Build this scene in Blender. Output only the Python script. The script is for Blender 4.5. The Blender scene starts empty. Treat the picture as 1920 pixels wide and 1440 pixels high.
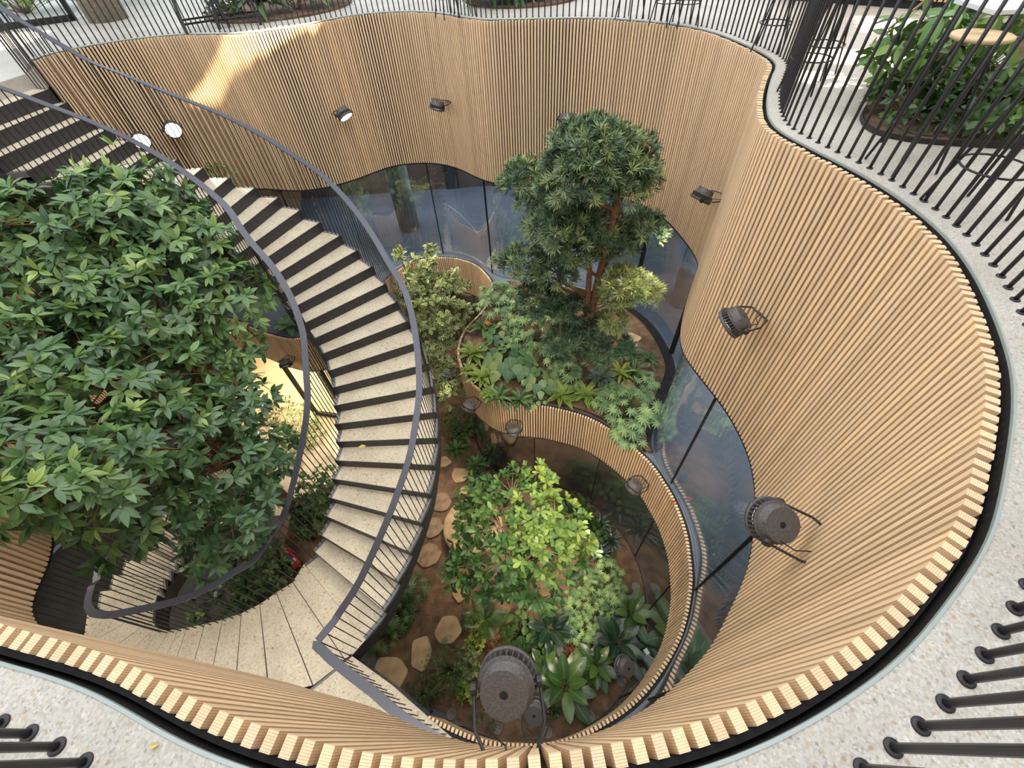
import bpy, math, random
import numpy as np
from mathutils import Vector, Matrix
random.seed(7); rng = np.random.default_rng(7)
SC = bpy.context.scene; COL = SC.collection

# ---------------- camera, world, sun, sky lights, exposure ----------------
F_PX, NX, NY, H = 789.2, 1006.4, 1386.4, 1.412      # focal length, nadir point, eye height over the upper floor
def _basis():
    d = np.array([NX-960, NY-720, F_PX]); d /= np.linalg.norm(d)
    fw = np.array([0, 0, 1.])-d*d[2]; fw /= np.linalg.norm(fw)
    rt = np.cross(d, fw)
    if rt[0] < 0: rt = -rt
    return rt, fw, d
RT, FW, DN = _basis()
def P(x, y, z):
    """plan position (x right, y away) of the sight line through a pixel where it reaches height z"""
    v = np.array([x-960, y-720, F_PX]); k = (H-z)/(v@DN)
    return float(v@RT*k), float(v@FW*k)
def P3(x, y, z): a = P(x, y, z); return Vector((a[0], a[1], z))
cam = bpy.data.cameras.new('camera'); cam.lens = F_PX/1920*36; cam.sensor_width = 36; cam.clip_start = .01; cam.clip_end = 200
camo = bpy.data.objects.new('camera', cam); COL.objects.link(camo)
camo.matrix_world = Matrix(((RT[0], -RT[1], -RT[2], 0), (FW[0], -FW[1], -FW[2], 0), (-DN[0], DN[1], DN[2], H), (0, 0, 0, 1)))
SC.camera = camo
SC.view_settings.view_transform = 'Standard'; SC.view_settings.look = 'None'
SC.view_settings.exposure = 1.05; SC.view_settings.gamma = 1.0; SC.view_settings.use_curve_mapping = False
w = bpy.data.worlds.new('sky'); SC.world = w; w.use_nodes = True
wb = w.node_tree.nodes['Background']; wb.inputs[0].default_value = (.80, .90, 1.0, 1); wb.inputs[1].default_value = 1.0
SUN_DIR = Vector((.66, -.35, .62)).normalized()      # towards the sun
sun = bpy.data.lights.new('sun', 'SUN'); sun.energy = 12.0; sun.angle = .012; sun.color = (1, .84, .58)
so = bpy.data.objects.new('sun', sun); COL.objects.link(so); so.rotation_euler = SUN_DIR.to_track_quat('Z', 'Y').to_euler(); so.location = (5, -4, 9)
def area(name, loc, sx, sy, power, color=(1, 1, 1), rot=(0, 0, 0)):
    l = bpy.data.lights.new(name, 'AREA'); l.shape = 'RECTANGLE'; l.size = sx; l.size_y = sy; l.energy = power; l.color = color
    o = bpy.data.objects.new(name, l); COL.objects.link(o); o.location = loc; o.rotation_euler = rot; return o
area('skylight', (-1.5, 4.6, 6.3), 13, 12, 520, (.95, .98, 1.0))
area('skylight_court', (10.0, 6, 6.3), 8, 14, 260, (1, .98, .93))
area('skylight_far', (0, 17, 6.3), 24, 8, 160, (.9, .95, 1.0))
area('skylight_near', (0, -5, 6.3), 18, 6, 150, (.97, .98, 1.0))

ZM, ZB, ZW, ZS = -5.17, -6.27, -2.66, -8.45          # middle floor, underside of its slatted band, underside of the upper slats, soil
HR = .1667                                           # stair riser

# ---------------- helpers ----------------
def tag(o, label=None, cat=None, group=None, kind=None):
    if label: o['label'] = label
    if cat: o['category'] = cat
    if group: o['group'] = group
    if kind: o['kind'] = kind
    return o
def empty(name, loc, label, cat, group=None, rz=0):
    o = bpy.data.objects.new(name, None); COL.objects.link(o); o.location = loc; o.rotation_euler = (0, 0, rz); o.empty_display_size = .1
    return tag(o, label, cat, group)
def link(name, me, parent=None, m=None):
    o = bpy.data.objects.new(name, me); COL.objects.link(o)
    if m is not None and not me.materials: me.materials.append(m)
    if parent is not None: o.parent = parent
    return o
def smooth(me):
    me.polygons.foreach_set('use_smooth', [True]*len(me.polygons)); return me
class MB:
    def __init__(s): s.v = []; s.f = []; s.uv = []
    def add(s, vs, fs, uv=None):
        b = len(s.v); s.v += [tuple(p) for p in vs]; s.f += [tuple(i+b for i in f) for f in fs]
        if uv: s.uv += uv
        return s
    def box(s, c, sz, rz=0, M=None):
        x, y, z = sz[0]/2, sz[1]/2, sz[2]/2
        vs = [Vector(p) for p in ((-x, -y, -z), (x, -y, -z), (x, y, -z), (-x, y, -z), (-x, -y, z), (x, -y, z), (x, y, z), (-x, y, z))]
        R = M if M is not None else Matrix.Rotation(rz, 3, 'Z')
        vs = [R@p+Vector(c) for p in vs]
        return s.add(vs, [(3, 2, 1, 0), (4, 5, 6, 7), (0, 1, 5, 4), (1, 2, 6, 5), (2, 3, 7, 6), (3, 0, 4, 7)])
    def tube(s, pts, r, n=8, cap=True):
        pts = [Vector(p) for p in pts]; rs = r if isinstance(r, (list, tuple)) else [r]*len(pts)
        b = len(s.v); up = Vector((0, 0, 1)); a0 = None
        for i, p in enumerate(pts):
            t = (pts[min(i+1, len(pts)-1)]-pts[max(i-1, 0)]).normalized()
            if a0 is None:
                a0 = t.orthogonal().normalized()
            else:
                a0 = (a0-t*a0.dot(t)); a0 = a0.normalized() if a0.length > 1e-6 else t.orthogonal().normalized()
            c = t.cross(a0)
            for k in range(n):
                q = 2*math.pi*k/n; s.v.append(tuple(p+(a0*math.cos(q)+c*math.sin(q))*rs[i]))
        for i in range(len(pts)-1):
            for k in range(n):
                s.f.append((b+i*n+k, b+i*n+(k+1) % n, b+(i+1)*n+(k+1) % n, b+(i+1)*n+k))
        if cap:
            s.f.append(tuple(b+k for k in range(n))[::-1]); e = b+(len(pts)-1)*n; s.f.append(tuple(e+k for k in range(n)))
        return s
    def lathe(s, prof, n=24, M=None, cap=True):
        M = M or Matrix.Identity(4); b = len(s.v)
        for r, z in prof:
            for k in range(n):
                q = 2*math.pi*k/n; s.v.append(tuple(M@Vector((r*math.cos(q), r*math.sin(q), z))))
        for i in range(len(prof)-1):
            for k in range(n):
                s.f.append((b+i*n+k, b+i*n+(k+1) % n, b+(i+1)*n+(k+1) % n, b+(i+1)*n+k))
        if cap:
            s.f.append(tuple(b+k for k in range(n))[::-1]); e = b+(len(prof)-1)*n; s.f.append(tuple(e+k for k in range(n)))
        return s
    def prism(s, poly, z0, z1):
        n = len(poly); a = sum(poly[i][0]*poly[(i+1) % n][1]-poly[(i+1) % n][0]*poly[i][1] for i in range(n))
        if a < 0: poly = poly[::-1]
        vs = [(p[0], p[1], z0) for p in poly]+[(p[0], p[1], z1) for p in poly]
        fs = [tuple(range(n))[::-1], tuple(range(n, 2*n))]+[(i, (i+1) % n, n+(i+1) % n, n+i) for i in range(n)]
        return s.add(vs, fs)
    def mesh(s, name):
        me = bpy.data.meshes.new(name); me.from_pydata(s.v, [], s.f); me.update()
        if s.uv:
            u = me.uv_layers.new(name='UVMap'); u.data.foreach_set('uv', np.array(s.uv, dtype=np.float32).ravel())
        return me
    def build(s, name, m, parent=None, sm=False):
        me = s.mesh(name)
        if sm: smooth(me)
        return link(name, me, parent, m)
def struct(name, mb, m, sm=False): return tag(mb.build(name, m, None, sm), kind='structure')

# ---------------- materials ----------------
def mat(name, col=(.5, .5, .5), rough=.5, metal=0., spec=.5):
    m = bpy.data.materials.new(name); m.use_nodes = True; b = m.node_tree.nodes['Principled BSDF']
    b.inputs['Base Color'].default_value = (*col, 1); b.inputs['Roughness'].default_value = rough; b.inputs['Metallic'].default_value = metal
    b.inputs['Specular IOR Level'].default_value = spec
    return m
def N(m, t, **k):
    n = m.node_tree.nodes.new(t)
    for a, v in k.items():
        if a in n.inputs: n.inputs[a].default_value = v
        else: setattr(n, a, v)
    return n
def ramp(m, fac, stops):
    r = m.node_tree.nodes.new('ShaderNodeValToRGB'); e = r.color_ramp.elements
    while len(e) < len(stops): e.new(.5)
    for i, (p, c) in enumerate(stops): e[i].position = p; e[i].color = (*c, 1)
    m.node_tree.links.new(fac, r.inputs[0]); return r
def L(m, a, b): m.node_tree.links.new(a, b)
def speckled(name, base, specks, scale=60, rough=.6, nscale=1.5, amt=.35, bump=.0):
    """cast terrazzo: a mottled ground with angular stone chips of several colours"""
    m = mat(name, base, rough); b = m.node_tree.nodes['Principled BSDF']; tc = N(m, 'ShaderNodeTexCoord')
    v = N(m, 'ShaderNodeTexVoronoi', Scale=scale); L(m, tc.outputs['Object'], v.inputs['Vector'])
    s = N(m, 'ShaderNodeSeparateColor'); L(m, v.outputs['Color'], s.inputs[0])
    r = ramp(m, s.outputs[0], specks); r.color_ramp.interpolation = 'CONSTANT'
    v2 = N(m, 'ShaderNodeTexVoronoi', Scale=scale*.45); L(m, tc.outputs['Object'], v2.inputs['Vector'])
    s2 = N(m, 'ShaderNodeSeparateColor'); L(m, v2.outputs['Color'], s2.inputs[0])
    chip = N(m, 'ShaderNodeMath', operation='GREATER_THAN'); L(m, s2.outputs[1], chip.inputs[0]); chip.inputs[1].default_value = .86
    near = N(m, 'ShaderNodeMath', operation='LESS_THAN'); L(m, v2.outputs['Distance'], near.inputs[0]); near.inputs[1].default_value = .42
    mul = N(m, 'ShaderNodeMath', operation='MULTIPLY'); L(m, chip.outputs[0], mul.inputs[0]); L(m, near.outputs[0], mul.inputs[1])
    r2 = ramp(m, s2.outputs[0], [(0, (.40, .22, .09)), (.35, (.55, .36, .18)), (.6, (.75, .72, .66)), (.85, (.2, .19, .18))]); r2.color_ramp.interpolation = 'CONSTANT'
    n = N(m, 'ShaderNodeTexNoise', Scale=nscale, Detail=5.); L(m, tc.outputs['Object'], n.inputs['Vector'])
    mx = N(m, 'ShaderNodeMix', data_type='RGBA'); mx.inputs[0].default_value = amt; mx.inputs[6].default_value = (*base, 1); L(m, r.outputs[0], mx.inputs[7])
    mm = N(m, 'ShaderNodeMath', operation='MULTIPLY'); L(m, mul.outputs[0], mm.inputs[0]); mm.inputs[1].default_value = .55
    m1 = N(m, 'ShaderNodeMix', data_type='RGBA'); L(m, mm.outputs[0], m1.inputs[0]); L(m, mx.outputs[2], m1.inputs[6]); L(m, r2.outputs[0], m1.inputs[7])
    m2 = N(m, 'ShaderNodeMix', data_type='RGBA', blend_type='MULTIPLY'); m2.inputs[0].default_value = 1.; L(m, m1.outputs[2], m2.inputs[6])
    rr = ramp(m, n.outputs[0], [(.25, (.82, .80, .77)), (.7, (1.06, 1.05, 1.04))]); L(m, rr.outputs[0], m2.inputs[7]); L(m, m2.outputs[2], b.inputs['Base Color'])
    return m
def wood(name, c0, c1, dark):
    """laminated slats: uv.x runs through the layers, uv.y is one number per slat"""
    m = mat(name, c0, .5); b = m.node_tree.nodes['Principled BSDF']; uv = N(m, 'ShaderNodeUVMap'); s = N(m, 'ShaderNodeSeparateXYZ'); L(m, uv.outputs[0], s.inputs[0])
    q = N(m, 'ShaderNodeMath', operation='MULTIPLY'); L(m, s.outputs[0], q.inputs[0]); q.inputs[1].default_value = 2*math.pi*14
    si = N(m, 'ShaderNodeMath', operation='SINE'); L(m, q.outputs[0], si.inputs[0])
    r = ramp(m, si.outputs[0], [(.0, c0), (.72, c0), (.98, dark)])
    tint = ramp(m, s.outputs[1], [(0, (.88, .86, .83)), (.5, (1, 1, 1)), (1, (1.09, 1.06, 1.0))])
    tc = N(m, 'ShaderNodeTexCoord'); mp = N(m, 'ShaderNodeMapping'); mp.inputs['Scale'].default_value = (30, 30, 1.2); L(m, tc.outputs['Object'], mp.inputs[0])
    n = N(m, 'ShaderNodeTexNoise', Scale=2., Detail=4.); L(m, mp.outputs[0], n.inputs['Vector'])
    g = ramp(m, n.outputs[0], [(.3, (.93, .91, .88)), (.7, (1.04, 1.04, 1.04))])
    a = N(m, 'ShaderNodeMix', data_type='RGBA', blend_type='MULTIPLY'); a.inputs[0].default_value = 1; L(m, r.outputs[0], a.inputs[6]); L(m, tint.outputs[0], a.inputs[7])
    c = N(m, 'ShaderNodeMix', data_type='RGBA', blend_type='MULTIPLY'); c.inputs[0].default_value = 1; L(m, a.outputs[2], c.inputs[6]); L(m, g.outputs[0], c.inputs[7])
    L(m, c.outputs[2], b.inputs['Base Color']); return m
def noisy(name, c0, c1, scale=8, rough=.8, bump=.3, detail=6., stops=(.35, .65)):
    m = mat(name, c0, rough); b = m.node_tree.nodes['Principled BSDF']; tc = N(m, 'ShaderNodeTexCoord')
    n = N(m, 'ShaderNodeTexNoise', Scale=float(scale), Detail=detail); L(m, tc.outputs['Object'], n.inputs['Vector'])
    r = ramp(m, n.outputs[0], [(stops[0], c0), (stops[1], c1)]); L(m, r.outputs[0], b.inputs['Base Color'])
    if bump:
        bp = N(m, 'ShaderNodeBump'); bp.inputs['Strength'].default_value = bump; bp.inputs['Distance'].default_value = .02
        n2 = N(m, 'ShaderNodeTexNoise', Scale=float(scale)*6, Detail=4.); L(m, tc.outputs['Object'], n2.inputs['Vector']); L(m, n2.outputs[0], bp.inputs['Height']); L(m, bp.outputs[0], b.inputs['Normal'])
    return m
def leafmat(name, cols, trans=.25, rough=.38, spec=.5, edge=None):
    """cols: colour stops picked per leaf by the 'tint' attribute; uv.y carries the distance from the midrib"""
    m = mat(name, cols[0], rough, 0, spec); nt = m.node_tree; b = nt.nodes['Principled BSDF']
    at = N(m, 'ShaderNodeAttribute', attribute_name='tint'); k = len(cols)
    r = ramp(m, at.outputs['Fac'], [(i/(k-1), c) for i, c in enumerate(cols)]); out = r.outputs[0]
    if edge:
        uv = N(m, 'ShaderNodeUVMap'); s = N(m, 'ShaderNodeSeparateXYZ'); L(m, uv.outputs[0], s.inputs[0])
        e = ramp(m, s.outputs[1], edge[1]); x = N(m, 'ShaderNodeMix', data_type='RGBA'); L(m, e.outputs[0], x.inputs[0]); L(m, out, x.inputs[6]); x.inputs[7].default_value = (*edge[0], 1); out = x.outputs[2]
    L(m, out, b.inputs['Base Color'])
    t = N(m, 'ShaderNodeBsdfTranslucent'); L(m, out, t.inputs[0]); mx = N(m, 'ShaderNodeMixShader'); mx.inputs[0].default_value = trans
    L(m, b.outputs[0], mx.inputs[1]); L(m, t.outputs[0], mx.inputs[2]); L(m, mx.outputs[0], nt.nodes['Material Output'].inputs[0]); return m
def glassmat(name, tint, ior=.1, rough=.0):
    m = bpy.data.materials.new(name); m.use_nodes = True; nt = m.node_tree; nt.nodes.clear()
    o = N(m, 'ShaderNodeOutputMaterial'); t = N(m, 'ShaderNodeBsdfTransparent'); t.inputs[0].default_value = (*tint, 1)
    g = N(m, 'ShaderNodeBsdfGlossy'); g.inputs['Roughness'].default_value = rough; g.inputs[0].default_value = (.95, .97, 1, 1)
    lw = N(m, 'ShaderNodeLayerWeight'); lw.inputs[0].default_value = .5; pw = N(m, 'ShaderNodeMath', operation='POWER'); L(m, lw.outputs['Facing'], pw.inputs[0]); pw.inputs[1].default_value = 3.2
    fr = N(m, 'ShaderNodeMath', operation='MULTIPLY_ADD'); L(m, pw.outputs[0], fr.inputs[0]); fr.inputs[1].default_value = .85; fr.inputs[2].default_value = ior
    mx = N(m, 'ShaderNodeMixShader'); L(m, fr.outputs[0], mx.inputs[0])
    L(m, t.outputs[0], mx.inputs[1]); L(m, g.outputs[0], mx.inputs[2]); L(m, mx.outputs[0], o.inputs[0]); return m
def emit(name, col, st):
    m = mat(name, col, .5); b = m.node_tree.nodes['Principled BSDF']; b.inputs['Emission Color'].default_value = (*col, 1); b.inputs['Emission Strength'].default_value = st; return m
M_SLAT = wood('pale_laminated_oak', (.90, .665, .44), (.7, .5, .3), (.55, .34, .19))
M_BACK = mat('black_backing', (.012, .011, .012), .8)
M_TERR = speckled('terrazzo_floor', (.53, .505, .46), [(0, (.60, .58, .55)), (.25, (.44, .42, .39)), (.45, (.64, .62, .59)), (.7, (.55, .47, .35)), (.86, (.74, .73, .70)), (.95, (.26, .25, .24))], 150, .55, 1.5, .5)
M_TREAD = speckled('stair_terrazzo', (.64, .56, .43), [(0, (.70, .62, .47)), (.3, (.48, .39, .28)), (.5, (.78, .71, .58)), (.75, (.60, .47, .31)), (.93, (.25, .22, .2))], 60, .6, 2.5)
M_DARK = mat('dark_powder_coated_steel', (.032, .030, .034), .42, .2)
M_RAIL = mat('grey_steel_handrail', (.09, .09, .112), .36, .3)
M_STRG = noisy('black_steel_plate', (.030, .027, .031), (.045, .042, .047), 20, .5, .05)
M_PLATE = mat('grey_edge_plate', (.17, .165, .175), .5, .2)
M_TRIM = mat('pale_metal_trim', (.42, .48, .47), .4, .4)
M_LAMP = noisy('anthracite_cast_aluminium', (.075, .070, .072), (.13, .12, .12), 90, .48, .1)
M_LENS = emit('lit_lens', (1.0, .92, .78), 3.0)
M_LENSOFF = mat('dark_lens', (.02, .02, .02), .1)
M_GLASS = glassmat('clear_glass', (.80, .84, .86), .13)
M_GLASSL = glassmat('lower_glass', (.72, .74, .76), .13)
M_GEDGE = mat('black_glass_seal', (.008, .008, .009), .6)
M_SOIL = noisy('brown_garden_soil', (.085, .048, .026), (.19, .115, .065), 5, .95, .9)
M_STONE = noisy('warm_sandstone', (.36, .24, .13), (.50, .36, .21), 5, .8, .25)
M_STONE2 = noisy('dark_brown_sandstone', (.17, .10, .06), (.30, .20, .125), 7, .8, .3)  # darker brown variant of the sandstone
M_BLUEFL = noisy('blue_grey_resin_floor', (.10, .115, .145), (.14, .155, .185), 1.2, .25, 0)
M_DARKFL = noisy('shade_toned_screed', (.07, .07, .072), (.10, .10, .10), 2, .4, 0)  # concrete darkened in colour to carry the unlit look of the lower level
M_DWALL = noisy('dark_brown_wall', (.085, .055, .04), (.12, .08, .058), 2, .6, 0)
M_CONC = noisy('concrete', (.30, .30, .29), (.42, .42, .40), 4, .8, .2)
M_PEB = speckled('pebble_concrete', (.28, .25, .19), [(0, (.36, .31, .22)), (.3, (.15, .13, .1)), (.55, (.45, .42, .35)), (.8, (.25, .22, .18))], 45, .8)
M_WHITE = mat('white_plaster', (.75, .75, .73), .8)
M_BARK = noisy('reddish_bark', (.22, .11, .06), (.36, .20, .11), 14, .9, .6)
M_BARKG = noisy('pale_grey_bark', (.36, .25, .15), (.50, .38, .24), 10, .9, .5)
M_SEATW = noisy('plywood_seat', (.62, .43, .24), (.72, .52, .31), 6, .5, 0)
M_WIRE = mat('black_wire', (.02, .02, .022), .4, .3)
M_GRATE = mat('black_grating', (.02, .018, .017), .6)
M_RED = mat('red_plastic', (.55, .03, .02), .4)

# ---------------- curves ----------------
def cr_curve(pts, closed=False, step=.02, sm=0):
    p = np.array(pts, float); n = len(p); out = []
    for i in range(n if closed else n-1):
        g = lambda k: p[k % n] if closed else p[min(max(k, 0), n-1)]
        a, b, c, d = g(i-1), g(i), g(i+1), g(i+2)
        for t in np.linspace(0, 1, 12, endpoint=False):
            out.append(.5*((2*b)+(-a+c)*t+(2*a-5*b+4*c-d)*t*t+(-a+3*b-3*c+d)*t**3))
    if not closed: out.append(p[-1])
    return resample(np.array(out), step, sm)
def resample(q, step, sm=0):
    d = np.r_[0, np.cumsum(np.linalg.norm(np.diff(q, axis=0), axis=1))]; n = max(2, int(round(d[-1]/step))+1)
    s = np.linspace(0, d[-1], n); r = np.c_[[np.interp(s, d, q[:, k]) for k in range(q.shape[1])]].T
    if sm:
        k = np.exp(-.5*(np.arange(-3*sm, 3*sm+1)/sm)**2); k /= k.sum()
        pad = np.r_[2*r[0]-r[1:3*sm+1][::-1], r, 2*r[-1]-r[-3*sm-1:-1][::-1]]
        r = np.c_[[np.convolve(pad[:, i], k, 'valid') for i in range(r.shape[1])]].T
        return resample(r, step)
    return r
def normals(c):
    t = np.gradient(c, axis=0); t /= np.linalg.norm(t, axis=1)[:, None]+1e-9
    return np.c_[-t[:, 1], t[:, 0]]
def offset(c, d): return c+normals(c)*d
# front face of the upper slats, clockwise round the void (normal points out of the void)
S_PTS = [(-7.05, 8.45), (-6.95, 8.9), (-6.6, 9.25), (-6.0, 9.55), (-5.33, 9.62), (-4.9, 9.52), (-4.55, 9.42), (-4.2, 9.38), (-3.9, 9.42), (-3.6, 9.52), (-3.25, 9.70), (-2.9, 9.97), (-2.55, 10.25), (-2.2, 10.38), (-1.7, 10.38), (-1.28, 10.25), (-.97, 10.03), (-.75, 9.8), (-.5, 9.48), (-.28, 9.25), (-.05, 9.08), (.3, 8.98), (.8, 8.85), (1.4, 8.7), (1.95, 8.45), (2.5, 8.0), (2.83, 7.6), (3.03, 7.1), (3.13, 6.45), (3.16, 5.95), (3.10, 5.6), (2.88, 5.22), (2.62, 4.74), (2.42, 4.31), (2.31, 4.0), (2.28, 3.74), (2.32, 3.5), (2.39, 3.2), (2.47, 2.85), (2.5, 2.5), (2.48, 2.15), (2.40, 1.84), (2.30, 1.6), (2.18, 1.36), (2.04, 1.12), (1.87, .91), (1.66, .69), (1.44, .475), (1.2, .32), (1.0, .20), (.85, .138), (.70, .083), (.50, .026), (.30, -.008), (.10, -.026), (-.10, -.034), (-.29, -.024), (-.50, .006), (-.68, .053), (-.85, .099), (-1.0, .158), (-1.14, .22), (-1.34, .287), (-1.6, .35), (-2.1, .49), (-2.63, .6), (-3.2, .72), (-3.8, .84), (-4.3, .97), (-4.57, 1.2), (-4.64, 1.55), (-4.85, 1.92), (-5.25, 2.2), (-5.85, 2.55), (-6.6, 3.1), (-7.0, 3.9), (-7.05, 4.9), (-6.98, 5.75)]
S = cr_curve(S_PTS, step=.0534, sm=2)
E = offset(S, .085)
S2_PTS = [(-5.6, .2), (-7.4, .3), (-9.0, 1.3), (-9.9, 3.0), (-10.2, 5.0), (-10.0, 7.0), (-9.2, 8.2), (-8.2, 8.6), (-7.5, 8.5), (-6.84, 8.28), (-6.2, 7.9), (-5.71, 7.63), (-5.27, 7.44), (-4.95, 7.38), (-4.4, 7.55), (-3.8, 8.15), (-3.35, 9.0), (-2.95, 9.72), (-2.63, 10.1), (-2.27, 10.30), (-2.0, 10.33), (-1.51, 10.3), (-1.26, 10.21), (-1.01, 10.05), (-.76, 9.85), (-.55, 9.5), (-.4, 9.15), (-.35, 8.8), (-.45, 8.3), (-.7, 7.8), (-.95, 7.45), (-1.1, 7.1), (-1.16, 6.7), (-1.13, 6.35), (-.99, 5.93), (-.82, 5.62), (-.58, 5.35), (-.37, 5.18), (-.12, 5.07), (.13, 5.01), (.59, 4.92), (.91, 4.8), (1.16, 4.7), (1.5, 4.5), (1.85, 4.15), (2.14, 3.77), (2.3, 3.5), (2.39, 3.22), (2.47, 2.9), (2.5, 2.6), (2.5, 2.3), (2.44, 1.97), (2.36, 1.64), (2.2, 1.3), (2.04, 1.03), (1.87, .83), (1.67, .64), (1.43, .44), (1.16, .27), (.9, .16), (.6, .05), (.35, -.01), (.1, -.04), (-.14, -.03), (-.46, 0.0), (-.72, .06), (-.94, .14), (-1.3, .29)]
S2 = cr_curve(S2_PTS, step=.0534, sm=2)
E2 = offset(S2, .085)

# ---------------- the building ----------------
def slab(name, outer, holes, z0, z1, m, kind='structure'):
    cu = bpy.data.curves.new(name, 'CURVE'); cu.dimensions = '2D'; cu.fill_mode = 'BOTH'; cu.extrude = (z1-z0)/2
    for poly in [outer]+holes:
        sp = cu.splines.new('POLY'); sp.points.add(len(poly)-1); sp.use_cyclic_u = True
        for i, p in enumerate(poly): sp.points[i].co = (p[0], p[1], 0, 1)
    tmp = bpy.data.objects.new(name, cu); COL.objects.link(tmp); dg = bpy.context.evaluated_depsgraph_get()
    me = bpy.data.meshes.new_from_object(tmp.evaluated_get(dg)); bpy.data.objects.remove(tmp); me.name = name
    me.transform(Matrix.Translation((0, 0, (z0+z1)/2))); me.materials.clear(); me.materials.append(m)
    o = link(name, me); return tag(o, kind=kind) if kind else o
def ribbon(mb, c, z0, z1, th=.012, closed=False):
    o = offset(c, th); n = len(c); b = len(mb.v)
    for i in range(n):
        mb.v += [(c[i][0], c[i][1], z0), (c[i][0], c[i][1], z1), (o[i][0], o[i][1], z1), (o[i][0], o[i][1], z0)]
    for i in range(n-1):
        a, d = b+4*i, b+4*i+4
        for k in range(4): mb.f.append((a+k, a+(k+1) % 4, d+(k+1) % 4, d+k))
    mb.f += [(b, b+3, b+2, b+1), (b+4*n-4, b+4*n-3, b+4*n-2, b+4*n-1)]
    return mb
def slats(name, c, z0, z1, w=.031, dep=.049, m=M_SLAT):
    mb = MB(); nn = normals(c); us = .55
    for i in range(len(c)):
        n = nn[i]; t = np.array([n[1], -n[0]]); r = random.random(); q = c[i]; dz = random.uniform(-.004, .004)
        a = q-t*w/2; b = q+t*w/2; a2 = a+n*dep; b2 = b+n*dep
        vs = [(*a, z0), (*b, z0), (*b2, z0), (*a2, z0), (*a, z1+dz), (*b, z1+dz), (*b2, z1+dz), (*a2, z1+dz)]
        fs = [(0, 1, 5, 4), (1, 2, 6, 5), (2, 3, 7, 6), (3, 0, 4, 7), (4, 5, 6, 7), (3, 2, 1, 0)]
        f = (0, r); uv = [f]*4+[(0, r), (us, r), (us, r), (0, r)]+[f]*4+[(us, r), (0, r), (0, r), (us, r)]+[(0, r), (0, r), (us, r), (us, r)]+[f]*4
        mb.add(vs, fs, uv)
    return struct(name, mb, m)
E0 = [(-6.57, 7.58)]
void_up = [tuple(p) for p in E[::2]]+[(-6.92, 5.93), (-6.57, 7.56)]
BIG = [(-16, -9), (16, -9), (16, 21), (-16, 21)]
slab('floor_upper', BIG, [void_up], -.34, 0, M_TERR)
slats('wall_upper_slats', S, ZW, -.012)
struct('wall_upper_backing', ribbon(MB(), offset(S, .051), ZW+.01, -.06, .02), M_BACK)
struct('trim_1', ribbon(MB(), offset(S, .082), -.34, -.004, .008), M_BACK)
struct('trim_2', ribbon(MB(), offset(S, .080), -.012, .003, .009), M_TRIM)
struct('trim_3', ribbon(MB(), offset(S, .004), ZW-.03, ZW-.002, .12), M_BACK)
# middle floor
LAND = [(-1.36, .32), (-1.81, .63), (-2.39, .98), (-2.57, .86), (-2.88, .65), (-3.3, .42), (-4.5, .28), (-5.4, .15)]
void_mid = [tuple(p) for p in E2[::2]]+LAND
M_MIDF = M_BLUEFL
slab('floor_middle', BIG, [void_mid], ZM-.5, ZM, M_MIDF)
slats('wall_middle_slats', S2, ZB, ZM+.0, .031)
struct('wall_middle_backing', ribbon(MB(), offset(S2, .055), ZB+.01, ZM-.03, .02), M_BACK)
struct('trim_4', ribbon(MB(), offset(S2, .056), ZM-.03, ZM-.005, .03), M_BACK)
struct('trim_5', ribbon(MB(), offset(S2, .004), ZB-.03, ZB-.002, .12), M_BACK)
# terrazzo landing beside the stair, bedded on the middle floor
land_top = [(-1.0, .06), (-1.36, .31), (-1.81, .63), (-2.39, .98), (-2.57, .86), (-2.88, .65), (-3.3, .42), (-4.5, .28), (-5.4, .5), (-6.6, 1.0), (-7.5, -.5), (-6, -4), (.6, -4), (.6, -.75), (-.4, -.32)]
slab('floor_landing', land_top, [], ZM, ZM+.012, M_TREAD)
# planting bed, grating and glass at middle level
G = offset(S, .13)
g_idx = lambda p: int(np.argmin(np.linalg.norm(G-np.array(p), axis=1)))
G1 = G.copy(); bump = np.exp(-((G[:, 1]-6.0)/1.5)**4)*(G[:, 0] > 1.5); G1 = G+normals(G)*(bump*.14)[:, None]
joints = [g_idx(p) for p in [(-6.2, 9.6), (-4.9, 9.6), (-3.5, 9.65), (-1.68, 10.35), (-.45, 9.35), (1.1, 8.85), (3.0, 7.75), (3.35, 6.1), (2.39, 3.13), (2.28, 1.53), (1.33, .42)]]+[len(G)*3//4]
joints = sorted(set(joints)); a0 = g_idx((-6.9, 9.2)); a1 = g_idx((.35, -.05))
cuts = [a0]+[j for j in joints if a0 < j < a1]+[a1]
for k in range(len(cuts)-1):
    mb = ribbon(MB(), G1[cuts[k]:cuts[k+1]+1], ZM+.01, ZW, .012); struct('window_%d' % (k+1), mb, M_GLASS)
mb = MB(); thick = {g_idx((3.0, 7.75)): .035, g_idx((3.35, 6.1)): .04}
for j in cuts:
    n = normals(G1)[j]; w_ = thick.get(j, .009); mb.box((G1[j][0]+n[0]*.006, G1[j][1]+n[1]*.006, (ZM+ZW)/2), (w_*2, .03+w_, ZW-ZM-.02), math.atan2(n[1], n[0])+math.pi/2)
struct('trim_6', mb, M_GEDGE)
struct('trim_7', ribbon(MB(), offset(G1, -.008)[a0:a1], ZM, ZM+.012, .02), M_PLATE)
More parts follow.
